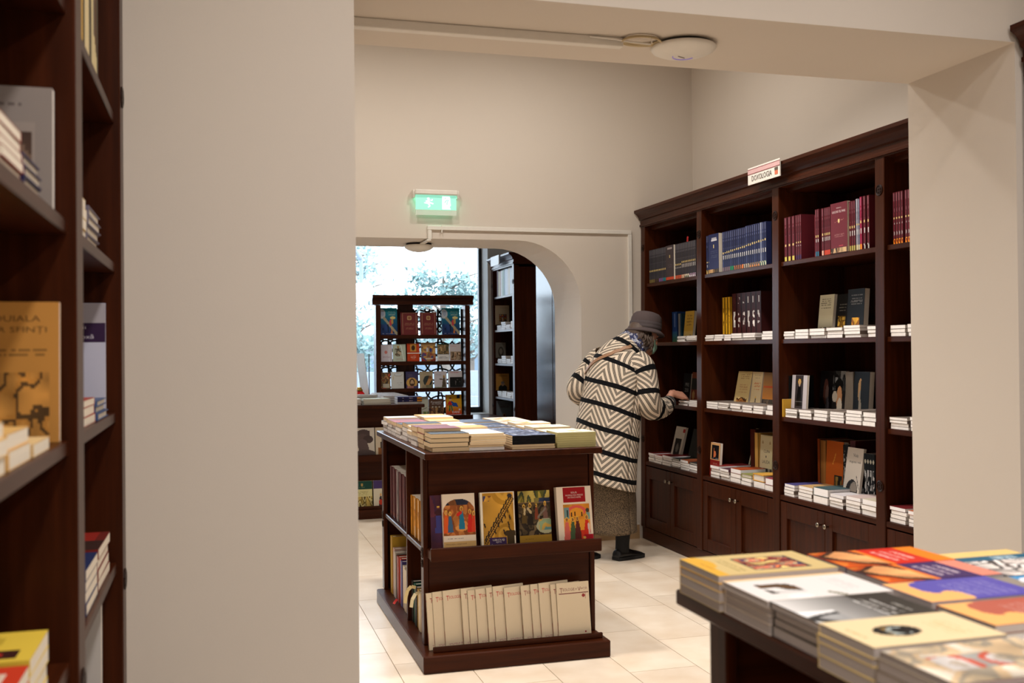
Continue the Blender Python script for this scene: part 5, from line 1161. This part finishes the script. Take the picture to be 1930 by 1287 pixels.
def disc(label, x, y, z, r, logo):
    a = thing('ceiling_disc', label, 'access point', (x, y, z))
    M = Matrix.Translation((x, y, z)) @ Matrix.Rotation(math.pi, 4, 'X') @ Matrix.Diagonal((1, 1, 1 if logo else 1.5, 1))
    build('mount', MB().lathe([(r * .84, 0), (r * .86, .006), (r * .80, .010)], M, 32), plain('dark_gap', (30, 26, 24), .7), a)
    build('shell', MB().lathe([(r * .80, .008), (r * .98, .010), (r, .014), (r * .94, .022), (r * .75, .031), (r * .45, .038), (r * .2, .0405), (.001, .041)], M, 40), WHITEPL, a, smooth=True)
    if logo:
        ring = MB(); rr = []
        for k in range(33):
            t = math.pi * (1.05 + .9 * k / 32) + math.pi
            rr.append((x + .33 * r * math.cos(t), y + .33 * r * math.sin(t), z - .0405))
        ring.tube(rr, .0012, 6); build('light_ring', ring, plain('violet_light', (110, 90, 170), .4, emit=((120, 100, 190), .5)), a)
        build('mark', MB().tube([(x - .02, y - .004, z - .0415), (x + .008, y + .01, z - .0415)], .0016, 6), plain('grey_mark', (120, 104, 96), .5), a)
disc('white disc access point under the near lintel with a faint violet ring', 1.448, 3.03, 2.3247, .105, True)
disc('small white disc access point under the far arch crown', 1.385, 7.20, 2.1095, .105, False)
coil = thing('cable_coil', 'coil of beige cable tied beside the disc on the lintel', 'cable', (1.29, 3.0, 2.31))
CABLE = plain('beige_cable', (196, 178, 140), .5)
for k in range(5):
    r = .056 + .004 * (k % 3); c = MB()
    pts = [(1.292 + r * math.cos(t) * 1.0, 3.005 + r * .75 * math.sin(t), 2.319 - .003 * (k % 3) - .001 * math.sin(t * 2 + k)) for t in np.linspace(.2 * k, .2 * k + 2 * math.pi, 33)]
    c.tube(pts, .0026, 6); build('loop', c, CABLE, coil, smooth=True)
build('tie', MB().tube([(1.30, 2.955, 2.312), (1.302, 2.95, 2.302), (1.303, 2.948, 2.292)], .002, 6), WHITEPL, coil)

# ------------------------------------------------------------------ the woman in the chevron coat
PO = Vector((2.33, 6.22, 0)); PF = Vector((.94, .34, 0)).normalized(); PR = Vector((PF.y, -PF.x, 0)); PZ = Vector((0, 0, 1))
P_ = lambda s, r, z: PO + PF * s + PR * r + PZ * z
per = thing('person', 'person in a grey hat and black and cream chevron coat bending towards the shelf', 'person', PO)
SKIN = plain('skin', (196, 140, 116), .55, var=.10, scale=40)
def capsule(mb, a, b, ra, rb_, n=12):
    a, b = Vector(a), Vector(b); t = (b - a); L = t.length; t = t / L if L > 1e-6 else Vector((0, 0, 1))
    u = t.orthogonal().normalized(); w = t.cross(u)
    rr = []
    for k in range(5):
        an = math.pi / 2 * (1 - k / 4); c = a - t * ra * math.sin(an); q = max(ra * math.cos(an), .0004)
        rr.append([c + (u * math.cos(2 * math.pi * j / n) + w * math.sin(2 * math.pi * j / n)) * q for j in range(n)])
    for k in range(5):
        an = math.pi / 2 * k / 4; c = b + t * rb_ * math.sin(an); q = max(rb_ * math.cos(an), .0004)
        rr.append([c + (u * math.cos(2 * math.pi * j / n) + w * math.sin(2 * math.pi * j / n)) * q for j in range(n)])
    mb.rings(rr)
def ellipsoid(mb, c, R, ax, n=20):
    rr = []
    for k in range(n // 2 + 1):
        an = -math.pi / 2 + math.pi * k / (n // 2)
        q = max(math.cos(an), .004)
        rr.append([Vector(c) + ax[0] * (R[0] * q * math.cos(2 * math.pi * j / n)) + ax[1] * (R[1] * q * math.sin(2 * math.pi * j / n)) + ax[2] * (R[2] * math.sin(an)) for j in range(n)])
    mb.rings(rr)
body = MB()
def chain(pts):
    for (a, ra), (b, rb_) in zip(pts[:-1], pts[1:]): capsule(body, P_(*a), P_(*b), ra, rb_)
chain([((.09, 0, .82), .13), ((.12, 0, 1.0), .115), ((.165, 0, 1.17), .115), ((.21, 0, 1.27), .09), ((.27, .02, 1.33), .055), ((.33, .04, 1.375), .05), ((.355, .05, 1.40), .055)])
chain([((.20, -.15, 1.27), .06), ((.21, 0, 1.27), .08), ((.245, .14, 1.25), .06)])
for sgn, K, A_, hip in ((1, (.185, .07, .48), (.165, .06, .10), (.09, .085, .82)), (-1, (.06, -.10, .48), (-.07, -.10, .11), (.07, -.085, .82))):
    chain([(hip, .095), (K, .055), (A_, .036)])
    chain([(A_, .034), ((A_[0] - .02, A_[1], .05), .026), ((A_[0] + .08, A_[1], .035), .016)])
# arms
chain([((.245, .15, 1.25), .055), ((.235, .225, 1.02), .045), ((.34, .215, .985), .04), ((.475, .20, .99), .027)])
chain([((.20, -.16, 1.28), .055), ((.05, -.225, 1.10), .045), ((.14, -.215, 1.04), .04), ((.25, -.18, 1.0), .027)])
# right hand lying on the books: palm, four fingers, thumb
def hand(w, fwd, side, upv, s=1.0, curl=.5):
    w = Vector(w)
    for k in (-1, -.33, .33, 1):
        capsule(body, w + side * .010 * k, w + fwd * .075 * s + side * .029 * k, .016, .012)
    for k, L in ((-1, .068), (-.33, .078), (.33, .074), (1, .058)):
        b0 = w + fwd * .075 * s + side * .029 * k
        d1 = (fwd + side * .10 * k - upv * .08 * curl).normalized(); d2 = (fwd + side * .07 * k - upv * .75 * curl).normalized(); d3 = (fwd - upv * 1.3 * curl).normalized()
        p1 = b0 + d1 * L * .46 + upv * .004; p2 = p1 + d2 * L * .30; p3 = p2 + d3 * L * .24
        capsule(body, b0, p1, .0100, .0090, 10); capsule(body, p1, p2, .0090, .0082, 10); capsule(body, p2, p3, .0082, .0070, 10)
    t0 = w + fwd * .022 - side * .022; t1 = t0 + fwd * .034 - side * .026 - upv * .006; t2 = t1 + fwd * .028 - side * .008 - upv * .008
    capsule(body, t0, t1, .013, .0105, 10); capsule(body, t1, t2, .0105, .0085, 10)
hf = (PF * 1.0 + PR * .02 - PZ * .20).normalized(); hs = (PR * .80 - PZ * .58).normalized(); hs = (hs - hf * hs.dot(hf)).normalized(); hu = hs.cross(hf)
if hu.z < 0: hu = -hu
hand(P_(.486, .195, 1.060), hf, hs, hu, 1.06, .42)
chain([((.43, .20, .995), .03), ((.486, .195, 1.056), .023)])
h2 = (PF * .8 + PR * .5 - PZ * .2).normalized(); s2 = (-PZ * 1.0 + PF * .1); s2 = (s2 - h2 * s2.dot(h2)).normalized()
hand(P_(.26, -.175, 1.0), h2, s2, h2.cross(s2), 1.0, .8)
# head turned along F and bowed
hd = Vector((PF.x, PF.y, -.22)).normalized(); hz = (PZ - hd * hd.z).normalized(); hr = hd.cross(hz)
HC = P_(.372, .05, 1.425)
ax = (hd, hr, hz)
ellipsoid(body, HC + hz * .02, (.098, .076, .10), ax)
ellipsoid(body, HC + hd * .028 - hz * .045, (.066, .056, .072), ax)
ellipsoid(body, HC + hd * .066 - hz * .085, (.028, .030, .022), ax, 12)            # chin
capsule(body, HC + hd * .092 + hz * .012, HC + hd * .112 - hz * .024, .008, .013, 10)   # nose
ellipsoid(body, HC + hd * .09 + hz * .026, (.016, .05, .012), ax, 12)               # brow
ellipsoid(body, HC + hd * .088 - hz * .055, (.016, .026, .010), ax, 12)             # lips
for q in (-1, 1):
    ellipsoid(body, HC + hr * .076 * q - hd * .008 - hz * .012, (.016, .007, .030), ax, 12)   # ears
    ellipsoid(body, HC + hd * .076 + hr * .042 * q - hz * .02, (.02, .02, .018), ax, 12)      # cheeks
bo = build('body', body, SKIN, per, smooth=True)
rm = bo.modifiers.new('fuse', 'REMESH'); rm.mode = 'VOXEL'; rm.voxel_size = .0045; rm.use_smooth_shade = True
sm = bo.modifiers.new('relax', 'SMOOTH'); sm.factor = .5; sm.iterations = 3
dg = bpy.context.evaluated_depsgraph_get(); dg.update()
me = D.meshes.new_from_object(bo.evaluated_get(dg)); bo.modifiers.clear(); bo.data = me
if not me.materials: me.materials.append(SKIN)
me.polygons.foreach_set('use_smooth', [True] * len(me.polygons))
EYE = plain('eye', (230, 226, 220), .2); IRIS = plain('iris', (60, 44, 34), .2)
for q in (-1, 1):
    e = MB(); ellipsoid(e, HC + hd * .088 + hr * .031 * q + hz * .004, (.010, .013, .008), ax, 12); e_ = build('eye', e, EYE, per, smooth=True)
    e = MB(); ellipsoid(e, HC + hd * .0965 + hr * .031 * q + hz * .003, (.003, .0055, .0055), ax, 10); build('iris', e, IRIS, e_, smooth=True)

# lofted garments with (around, along) coordinates for the knit pattern
def smooth_path(keys, sub):
    K = np.array(keys, float); n = len(K); out = []
    for i in range(n - 1):
        p0, p1, p2, p3 = K[max(i - 1, 0)], K[i], K[i + 1], K[min(i + 2, n - 1)]
        for k in range(sub):
            t = k / sub
            out.append(.5 * ((2 * p1) + (-p0 + p2) * t + (2 * p0 - 5 * p1 + 4 * p2 - p3) * t * t + (-p0 + 3 * p1 - 3 * p2 + p3) * t ** 3))
    out.append(K[-1]); return np.array(out)
def loft(name, keys, mat, parent, ref, n=40, sub=6, cap=(False, False), wob=0, seed=0, v0=0.0, thick=0, tilt0=None, lean=None):
    """keys: (s, r, z, a, b): centre in the person's frame, half width a along ref, b across"""
    K = smooth_path(keys, sub); rng = np.random.default_rng(seed)
    C_ = [P_(*k[:3]) for k in K]
    verts, uvs = [], []
    v = v0; ph = rng.random(6) * 6.28
    for i, c in enumerate(C_):
        t = (C_[min(i + 1, len(C_) - 1)] - C_[max(i - 1, 0)]).normalized()
        if tilt0 is not None:
            w_ = max(0, 1 - i / (len(C_) * .35)); t = (t * (1 - w_) + Vector(tilt0) * w_).normalized()
        if lean is not None:
            t = (t + Vector(lean) * (1 - (i / len(C_)) ** 3)).normalized()
        r = (ref - t * ref.dot(t)).normalized(); f = t.cross(r)
        if i: v += (c - C_[i - 1]).length
        a, b = K[i][3], K[i][4]
        row = []
        for j in range(n + 1):
            th = 2 * math.pi * j / n
            e = 1 + wob * (math.sin(3 * th + ph[0] + 5 * v) + .7 * math.sin(5 * th + ph[1] - 11 * v) + .6 * math.sin(2 * th + ph[2] + 23 * v))
            row.append(c + r * (a * e * math.cos(th)) + f * (b * e * math.sin(th)))
            uvs.append(((th - math.pi) * (a + b) / 2 * .98, v))
        verts += row
    m = n + 1; faces = []
    for i in range(len(C_) - 1):
        for j in range(n): faces.append((i * m + j, i * m + j + 1, (i + 1) * m + j + 1, (i + 1) * m + j))
    if cap[0]: faces.append(tuple(range(n, 0, -1)))
    if cap[1]: faces.append(tuple(range((len(C_) - 1) * m, (len(C_) - 1) * m + n)))
    off = wloc(parent)
    me = D.meshes.new(name); me.from_pydata([p - off for p in verts], [], faces)
    uv = me.uv_layers.new(name='UVMap')
    idx = np.empty(len(me.loops), int); me.loops.foreach_get('vertex_index', idx)
    uv.data.foreach_set('uv', np.array(uvs)[idx].astype(np.float32).ravel())
    me.materials.append(mat); me.polygons.foreach_set('use_smooth', [True] * len(me.polygons)); me.update()
    o = D.objects.new(name, me); COL.objects.link(o); o.parent = parent
    if thick:
        s = o.modifiers.new('cloth', 'SOLIDIFY'); s.thickness = thick; s.offset = 1
    return o

def chevron_mat(name, per_u, band0, dy=.137, uoff=0.0):
    m, n, l, b = new_mat(name)
    uv = n.new('ShaderNodeUVMap'); sp_ = n.new('ShaderNodeSeparateXYZ'); l.new(uv.outputs[0], sp_.inputs[0])
    def M(op, a, b_=None, c=None):
        q = n.new('ShaderNodeMath'); q.operation = op
        for i, v in enumerate((a, b_, c)):
            if v is None: continue
            if isinstance(v, (int, float)): q.inputs[i].default_value = v
            else: l.new(v, q.inputs[i])
        return q.outputs[0]
    u, v = sp_.outputs[0], sp_.outputs[1]
    nz = n.new('ShaderNodeTexNoise'); nz.inputs['Scale'].default_value = 5; l.new(uv.outputs[0], nz.inputs['Vector'])
    v = M('ADD', v, M('MULTIPLY', M('SUBTRACT', nz.outputs[0], .5), .02))
    u = M('ADD', u, uoff)
    tri = M('ABSOLUTE', M('SUBTRACT', M('FRACT', M('DIVIDE', u, per_u)), .5))     # 0 .. .5
    w = M('ADD', v, M('MULTIPLY', tri, per_u * 1.25))
    fr = M('FRACT', M('DIVIDE', w, .043))
    cream = M('LESS_THAN', fr, .46)
    ln = M('GREATER_THAN', M('FRACT', M('MULTIPLY', M('SUBTRACT', fr, .46), 3 / .54)), .30)
    band = M('LESS_THAN', M('FRACT', M('DIVIDE', M('SUBTRACT', v, band0), dy)), .21)
    ln2 = M('MULTIPLY', ln, M('SUBTRACT', 1, cream))
    dark = M('MAXIMUM', ln2, band)
    mx = n.new('ShaderNodeMix'); mx.data_type = 'RGBA'
    mx.inputs[6].default_value = (*lin((218, 203, 184)), 1); mx.inputs[7].default_value = (*lin((12, 12, 15)), 1)
    l.new(dark, mx.inputs[0]); l.new(mx.outputs[2], b.inputs['Base Color'])
    b.inputs['Roughness'].default_value = .9; b.inputs['Specular IOR Level'].default_value = .15
    n2 = n.new('ShaderNodeTexNoise'); n2.inputs['Scale'].default_value = 260; l.new(uv.outputs[0], n2.inputs['Vector'])
    bp = n.new('ShaderNodeBump'); bp.inputs['Strength'].default_value = .35; bp.inputs['Distance'].default_value = .003
    l.new(n2.outputs[0], bp.inputs['Height']); l.new(bp.outputs[0], b.inputs['Normal'])
    return m
COAT = chevron_mat('chevron_knit', .255, .045, uoff=.04)
SLEEVE = chevron_mat('chevron_knit_sleeve', .20, .085)
tl = (PZ * 1 + PF * -.28).normalized()
coat = loft('coat', [(.060, 0, .500, .232, .195), (.076, 0, .66, .236, .188), (.104, 0, .845, .234, .182), (.134, 0, 1.0, .228, .172), (.166, 0, 1.15, .220, .160), (.198, .004, 1.24, .208, .142), (.232, .012, 1.31, .168, .118), (.270, .022, 1.362, .118, .094), (.300, .03, 1.392, .084, .078), (.318, .034, 1.412, .076, .072)],
            COAT, per, PR, 56, 7, wob=.008, seed=2, thick=.006, lean=PF * .13 + PR * .16)
loft('sleeve', [(.215, .13, 1.275, .075, .080), (.236, .175, 1.225, .084, .088), (.240, .212, 1.13, .078, .084), (.232, .236, 1.035, .076, .080), (.258, .236, .985, .078, .074), (.325, .226, .968, .070, .068), (.40, .212, .977, .058, .056), (.448, .204, .996, .046, .044)], SLEEVE, coat, PF, 30, 7, wob=.022, seed=4, thick=.004)
loft('cuff', [(.438, .205, .992, .047, .045), (.462, .200, 1.004, .043, .041), (.474, .198, 1.010, .038, .036)], plain('dark_knit_cuff', (60, 58, 58), .9, var=.5, scale=120), coat, PF, 24, 4, thick=.004)
loft('sleeve', [(.185, -.12, 1.30, .075, .080), (.17, -.165, 1.262, .084, .088), (.115, -.205, 1.175, .080, .084), (.052, -.230, 1.10, .074, .080), (.085, -.236, 1.05, .072, .070), (.17, -.212, 1.01, .064, .062), (.245, -.182, 1.0, .048, .046)], SLEEVE, coat, PF, 30, 7, wob=.02, seed=6, thick=.004)
TWEED, n_, l_, b_ = new_mat('brown_tweed')
tc_ = n_.new('ShaderNodeTexCoord'); vz = n_.new('ShaderNodeTexNoise'); vz.inputs['Scale'].default_value = 210; vz.inputs['Detail'].default_value = 2
l_.new(tc_.outputs['Object'], vz.inputs['Vector']); rp = n_.new('ShaderNodeValToRGB')
rp.color_ramp.elements[0].position = .38; rp.color_ramp.elements[0].color = (*lin((44, 35, 28)), 1); rp.color_ramp.elements[1].position = .68; rp.color_ramp.elements[1].color = (*lin((134, 114, 88)), 1)
l_.new(vz.outputs[0], rp.inputs[0]); l_.new(rp.outputs[0], b_.inputs['Base Color']); b_.inputs['Roughness'].default_value = .95
loft('skirt', [(.13, 0, .182, .176, .146), (.120, 0, .32, .180, .148), (.104, 0, .47, .184, .150), (.098, 0, .62, .186, .150), (.10, 0, .80, .16, .13)], TWEED, per, PR, 40, 5, wob=.018, seed=8, thick=.005)
SOCK = plain('black_stocking', (14, 13, 15), .85)
SHOE = plain('black_leather', (12, 12, 14), .45)
def shoe(s0, r, lift=0.0):
    # heel at s0, toe at s0+.235
    ks = [(0, .030, .066), (.02, .036, .074), (.06, .038, .082), (.10, .038, .070), (.14, .043, .054), (.18, .046, .044), (.21, .040, .034), (.232, .022, .022), (.238, .006, .016)]
    up_, sole = MB(), MB()
    rr, rs = [], []
    for d, hw, h in ks:
        row = [P_(s0 + d, r + hw * math.cos(t) * (1 if math.sin(t) > -.2 else .98), .018 + max(0, math.sin(t)) ** .8 * (h - .018)) for t in np.linspace(0, 2 * math.pi, 20, endpoint=False)]
        rr.append(row)
    up_.rings(rr)
    for d, hw, h in ks:
        rs.append([P_(s0 + d, r + q * (hw + .004), z) for q, z in ((-1, .0005), (1, .0005), (1, .021), (-1, .021))])
    sole.rings(rs)
    so = build('shoe', up_, SHOE, per, smooth=True)
    build('sole', sole, plain('rubber_sole', (18, 18, 20), .7), so)
shoe(.105, .06); shoe(-.135, -.10)
for ank, kn in (((.165, .06, .10), (.185, .07, .48)), ((-.07, -.10, .11), (.06, -.10, .48))):
    ks = [(ank[0] - .002, ank[1], .05, .040, .046)]
    for z in (.11, .20, .30, .45):
        t = (z - ank[2]) / (kn[2] - ank[2]); q = .041 + .024 * max(t, 0)
        ks.append((ank[0] + (kn[0] - ank[0]) * t, ank[1] + (kn[1] - ank[1]) * t, z, q, q + .002))
    loft('stocking', ks, SOCK, per, PR, 20, 4, thick=.002)
# hat
FELT = plain('grey_felt', (84, 74, 74), .95, var=.12, scale=90, spec=.1)
HM = Matrix.Translation(P_(.425, .05, 1.458)) @ Matrix(((hr.x, hd.x, hz.x, 0), (hr.y, hd.y, hz.y, 0), (hr.z, hd.z, hz.z, 0), (0, 0, 0, 1)))
HM = HM @ Matrix.Translation((0, -.035, 0))
hat = build('hat', MB().lathe([(.128, -.020), (.132, -.014), (.130, -.008), (.112, .006), (.104, .012), (.103, .055), (.101, .080), (.094, .103), (.078, .119), (.05, .128), (.02, .131), (.001, .131)], HM, 40, cap=False), FELT, per, smooth=True)
hat.modifiers.new('felt', 'SOLIDIFY').thickness = .004
build('hat_band', MB().lathe([(.1045, .014), (.1075, .018), (.1075, .032), (.1055, .036), (.1065, .040), (.1065, .054), (.104, .058)], HM @ Matrix.Rotation(.05, 4, 'X'), 40, cap=False), plain('darker_felt', (74, 66, 68), .9), hat, smooth=True)
# hair
HAIR = plain('greying_brown_hair', (78, 62, 52), .6, var=.5, scale=70)
random.seed(31)
hm = MB()
ellipsoid(hm, HC - hd * .034 + hz * .02, (.086, .084, .096), ax, 20)
hair = build('hair', hm, HAIR, per, smooth=True)
lk = MB()
for k in range(150):
    th = random.uniform(-1.5, 1.5)          # around the back, 0 = straight back
    a0 = HC - hd * .10 * math.cos(th) + hr * .084 * math.sin(th) + hz * random.uniform(-.02, .03)
    out = (-hd * math.cos(th) + hr * math.sin(th)).normalized()
    L = random.uniform(.05, .085) if abs(th) < 1.3 else random.uniform(.07, .11)
    pts = [a0, a0 + out * .016 - hz * L * .35, a0 + out * (.024 + random.uniform(-.008, .014)) - hz * L * .7 + hr * random.uniform(-.012, .012), a0 + out * random.uniform(.004, .034) - hz * L + hr * random.uniform(-.02, .02)]
    lk.tube(pts, [.004, .0065, .005, .001], 5)
lko = build('hair_locks', lk, HAIR, hair, smooth=True); lko['kind'] = 'stuff'
# face mask
MASK = plain('green_face_mask', (150, 190, 172), .8)
mk = MB(); rr = []
for i in range(9):
    v = -1 + 2 * i / 8
    row = []
    for j in range(17):
        th = -1.25 + 2.5 * j / 16
        bulge = .020 * (1 - v * v) * math.cos(th)
        row.append(HC + hd * ((.072 + bulge + .010 * (1 - abs(v))) * math.cos(th) + .022) + hr * (.068 * math.sin(th)) + hz * (-.046 + .046 * v - .004 * (1 - math.cos(th))))
    rr.append(row)
k0 = len(mk.v)
for row in rr: mk.v += [tuple(q) for q in row]
for i in range(8):
    for j in range(16): mk.f.append((k0 + i * 17 + j, k0 + i * 17 + j + 1, k0 + (i + 1) * 17 + j + 1, k0 + (i + 1) * 17 + j)); mk.m.append(0)
mo = build('face_mask', mk, MASK, per, smooth=True); mo.modifiers.new('cloth', 'SOLIDIFY').thickness = .003
for q in (-1, 1):
    build('ear_loop', MB().tube([HC + hd * .04 + hr * .066 * q - hz * .012, HC + hd * .012 + hr * .083 * q + hz * .012, HC - hd * .016 + hr * .088 * q - hz * .006, HC + hd * .012 + hr * .082 * q - hz * .05, HC + hd * .04 + hr * .066 * q - hz * .075], .0018, 6), plain('white_elastic', (220, 220, 216), .7), mo)
# scarf
SC, n_, l_, b_ = new_mat('blue_and_white_scarf')
tc_ = n_.new('ShaderNodeTexCoord'); vz = n_.new('ShaderNodeTexNoise'); vz.inputs['Scale'].default_value = 34; vz.inputs['Detail'].default_value = 3; vz.inputs['Distortion'].default_value = 1.5
l_.new(tc_.outputs['Object'], vz.inputs['Vector']); rp = n_.new('ShaderNodeValToRGB'); rp.color_ramp.interpolation = 'CONSTANT'
rp.color_ramp.elements[0].color = (*lin((40, 46, 84)), 1); rp.color_ramp.elements[1].position = .52; rp.color_ramp.elements[1].color = (*lin((190, 190, 196)), 1)
e = rp.color_ramp.elements.new(.60); e.color = (*lin((96, 112, 160)), 1); e = rp.color_ramp.elements.new(.68); e.color = (*lin((150, 140, 110)), 1)
l_.new(vz.outputs[0], rp.inputs[0]); l_.new(rp.outputs[0], b_.inputs['Base Color']); b_.inputs['Roughness'].default_value = .85
loft('scarf', [(.285, .026, 1.365, .108, .094), (.312, .034, 1.388, .098, .090), (.332, .04, 1.405, .088, .084), (.346, .044, 1.420, .078, .076)], SC, per, PR, 36, 5, wob=.035, seed=12, thick=.008)

# shoulder bag: strap over the back, pouch at the far hip
bag = thing('shoulder_bag', 'tan strap of a shoulder bag crossing the back of the chevron coat', 'bag', P_(.3, -.2, .95))
LEATHER = plain('tan_leather', (150, 112, 82), .55)
TK = smooth_path([(.060, 0, .500, .232, .195), (.076, 0, .66, .236, .188), (.104, 0, .845, .234, .182), (.134, 0, 1.0, .228, .172), (.166, 0, 1.15, .220, .160), (.198, .004, 1.24, .208, .142), (.232, .012, 1.31, .168, .118), (.270, .022, 1.362, .118, .094), (.300, .03, 1.392, .084, .078)], 8)
def onback(zc, th, off=.012):
    """point on the coat's surface: ring by its centre height, th from the right side round the back"""
    i = int(np.argmin(np.abs(TK[:, 2] - zc))); k = TK[i]
    c = P_(*k[:3]); t = (P_(*TK[min(i + 1, len(TK) - 1)][:3]) - P_(*TK[max(i - 1, 0)][:3])).normalized()
    r = (PR - t * PR.dot(t)).normalized(); f = t.cross(r)
    if f.dot(PF) > 0: f = -f
    return c + r * ((k[3] + off) * math.cos(th)) + f * ((k[4] + off) * math.sin(th)), (r * math.cos(th) * k[4] + f * math.sin(th) * k[3]).normalized()
N = 26; mb = MB(); L_ = []
for i in range(N):
    q = i / (N - 1)
    zc = 1.345 - .26 * q ** 1.0; th = .62 + 2.35 * q
    L_.append(onback(zc, th))
pr = []
for i, (p, nn) in enumerate(L_):
    t = (L_[min(i + 1, N - 1)][0] - L_[max(i - 1, 0)][0]).normalized(); sd = t.cross(nn).normalized() * .011
    pr.append([p - sd, p + sd, p + sd + nn * .004, p - sd + nn * .004])
mb.rings(pr); build('strap', mb, LEATHER, bag)
bb = MB(); ellipsoid(bb, P_(.35, -.21, .86), (.06, .13, .11), (PF * .4 + PR * -.9, PF * .9 + PR * .4, PZ), 20); build('pouch', bb, LEATHER, bag, smooth=True)
build('strap_front', MB().tube([L_[-1][0], P_(.24, -.27, 1.02), P_(.33, -.255, .96)], .006, 8), LEATHER, bag)

# ------------------------------------------------------------------ outside the window
PAVE = plain('pale_paving', (140, 144, 150), .9)
struct('ground_outside', MB().box(-25, 40, YW + .4, 70, -.25, -.15), PAVE)
LEAF = plain('grey_green_leaves', (112, 134, 132), .8, var=.35, scale=1.3)
LEAF2 = plain('pale_leaves', (140, 160, 160), .8, var=.3, scale=1.1)
BARK = plain('grey_bark', (120, 108, 98), .9)
def tree(label, x, y, h, r, seed, mat, n=1500, slim=1.0):
    rng = random.Random(seed)
    R = thing('tree', label, 'tree', (x, y, -.15), 'trees across the street')
    tb = MB(); tb.tube([(x, y, -.15), (x + .05, y, h * .4), (x, y + .1, h * .75), (x, y, h * .95)], [.16, .12, .07, .02], 8)
    for k in range(10):
        z = h * rng.uniform(.3, .85); a = rng.uniform(0, 6.28); L = r * rng.uniform(.5, .9)
        tb.tube([(x, y, z), (x + math.cos(a) * L * .5, y + math.sin(a) * L * .5, z + L * .3), (x + math.cos(a) * L, y + math.sin(a) * L, z + L * .45)], [.05, .03, .01], 5)
    build('trunk', tb, BARK, R)
    lf = MB()
    cl = [(rng.gauss(0, .45) * r, rng.gauss(0, .45) * r, h * rng.uniform(.38, .98)) for _ in range(26)]
    for k in range(n):
        c = cl[k % 26]
        w = 1 - max(0, (c[2] / h - .6)) * 1.6 * slim
        p = Vector((x + c[0] * w + rng.gauss(0, .16) * r, y + c[1] * w + rng.gauss(0, .16) * r, c[2] + rng.gauss(0, .05) * h))
        u = Vector((rng.uniform(-1, 1), rng.uniform(-1, 1), rng.uniform(-1, 1))).normalized(); v = u.orthogonal().normalized()
        s = rng.uniform(.05, .11)
        lf.quad([p - u * s, p + v * s * .5, p + u * s, p - v * s * .5])
    f = build('foliage', lf, mat, R); f['kind'] = 'stuff'
tree('tall loose pale tree seen at the left of the window', 2.9, 23.6, 4.2, 1.3, 1, LEAF2, 1900)
tree('bushy tree behind the left part of the lattice display', 5.2, 24, 3.3, 1.3, 2, LEAF, 1800)
tree('low rounded tree above the middle of the lattice display', 8.0, 33, 3.2, 1.5, 3, LEAF2, 1300)
tree('pointed conifer behind the right part of the lattice display', 8.15, 28.5, 4.0, 1.0, 4, LEAF, 2000, 1.5)
tree('dense tree beside the right edge of the window', 11.0, 31.5, 3.1, 1.4, 5, LEAF, 2000)
tree('bushy shrub low at the left of the window', 2.3, 20.2, 2.2, .9, 7, LEAF, 2000)
bl = thing('building', 'low pale building with arched openings across the street', 'building', (6, 36, -.15))
STONE = plain('pale_stone', (136, 142, 150), .9)
build('wall', MB().box(-6, 22, 36, 40, -.15, 1.6), STONE, bl)
build('roof', MB().box(-6.3, 22.3, 35.7, 40.3, 1.6, 1.85), plain('pale_roof', (170, 172, 176), .8), bl)
for k in range(14):
    x = -4.5 + 1.9 * k
    m_ = MB(); m_.prism([(x - .35, 0.1), (x + .35, .1), (x + .35, .8)] + [(x + .35 * math.cos(t), .8 + .35 * math.sin(t)) for t in np.linspace(.3, 2.8, 7)] + [(x - .35, .8)], lambda a, b: (a, 35.97, b), lambda a, b: (a, 36.03, b))
    build('window', m_, plain('window_dark', (110, 126, 140), .3), bl)
stp = thing('steps', 'pale stone steps and low wall seen low in the window', 'steps', (5, 17, -.15))
for k in range(4): build('step', MB().box(1.5, 9, 17 + .35 * k, 17.35 + .35 * k, -.15, .05 + .16 * k), STONE, stp)
build('parapet', MB().box(1.5, 9.0, 18.4, 18.7, -.15, .98), STONE, stp)
lp = thing('street_lamp', 'street lamp with a hanging white globe at the left of the window', 'lamp', (2.25, 16.2, -.15))
build('pole', MB().tube([(1.7, 16.2, -.15), (1.7, 16.2, 2.7), (1.85, 16.2, 2.95), (2.1, 16.2, 2.95), (2.2, 16.2, 2.8)], .04, 10), plain('grey_metal', (120, 130, 140), .5), lp)
build('arm_bracket', MB().tube([(2.2, 16.2, 2.8), (2.2, 16.2, 2.5), (2.2, 16.2, 2.42)], .03, 8), plain('grey_metal', (120, 130, 140), .5), lp)
build('globe', MB().lathe([(.05, 2.42), (.17, 2.38), (.2, 2.3), (.17, 2.2), (.08, 2.1), (.01, 2.07)], Matrix.Translation((2.2, 16.2, 0)), 20), WHITEPL, lp, smooth=True)
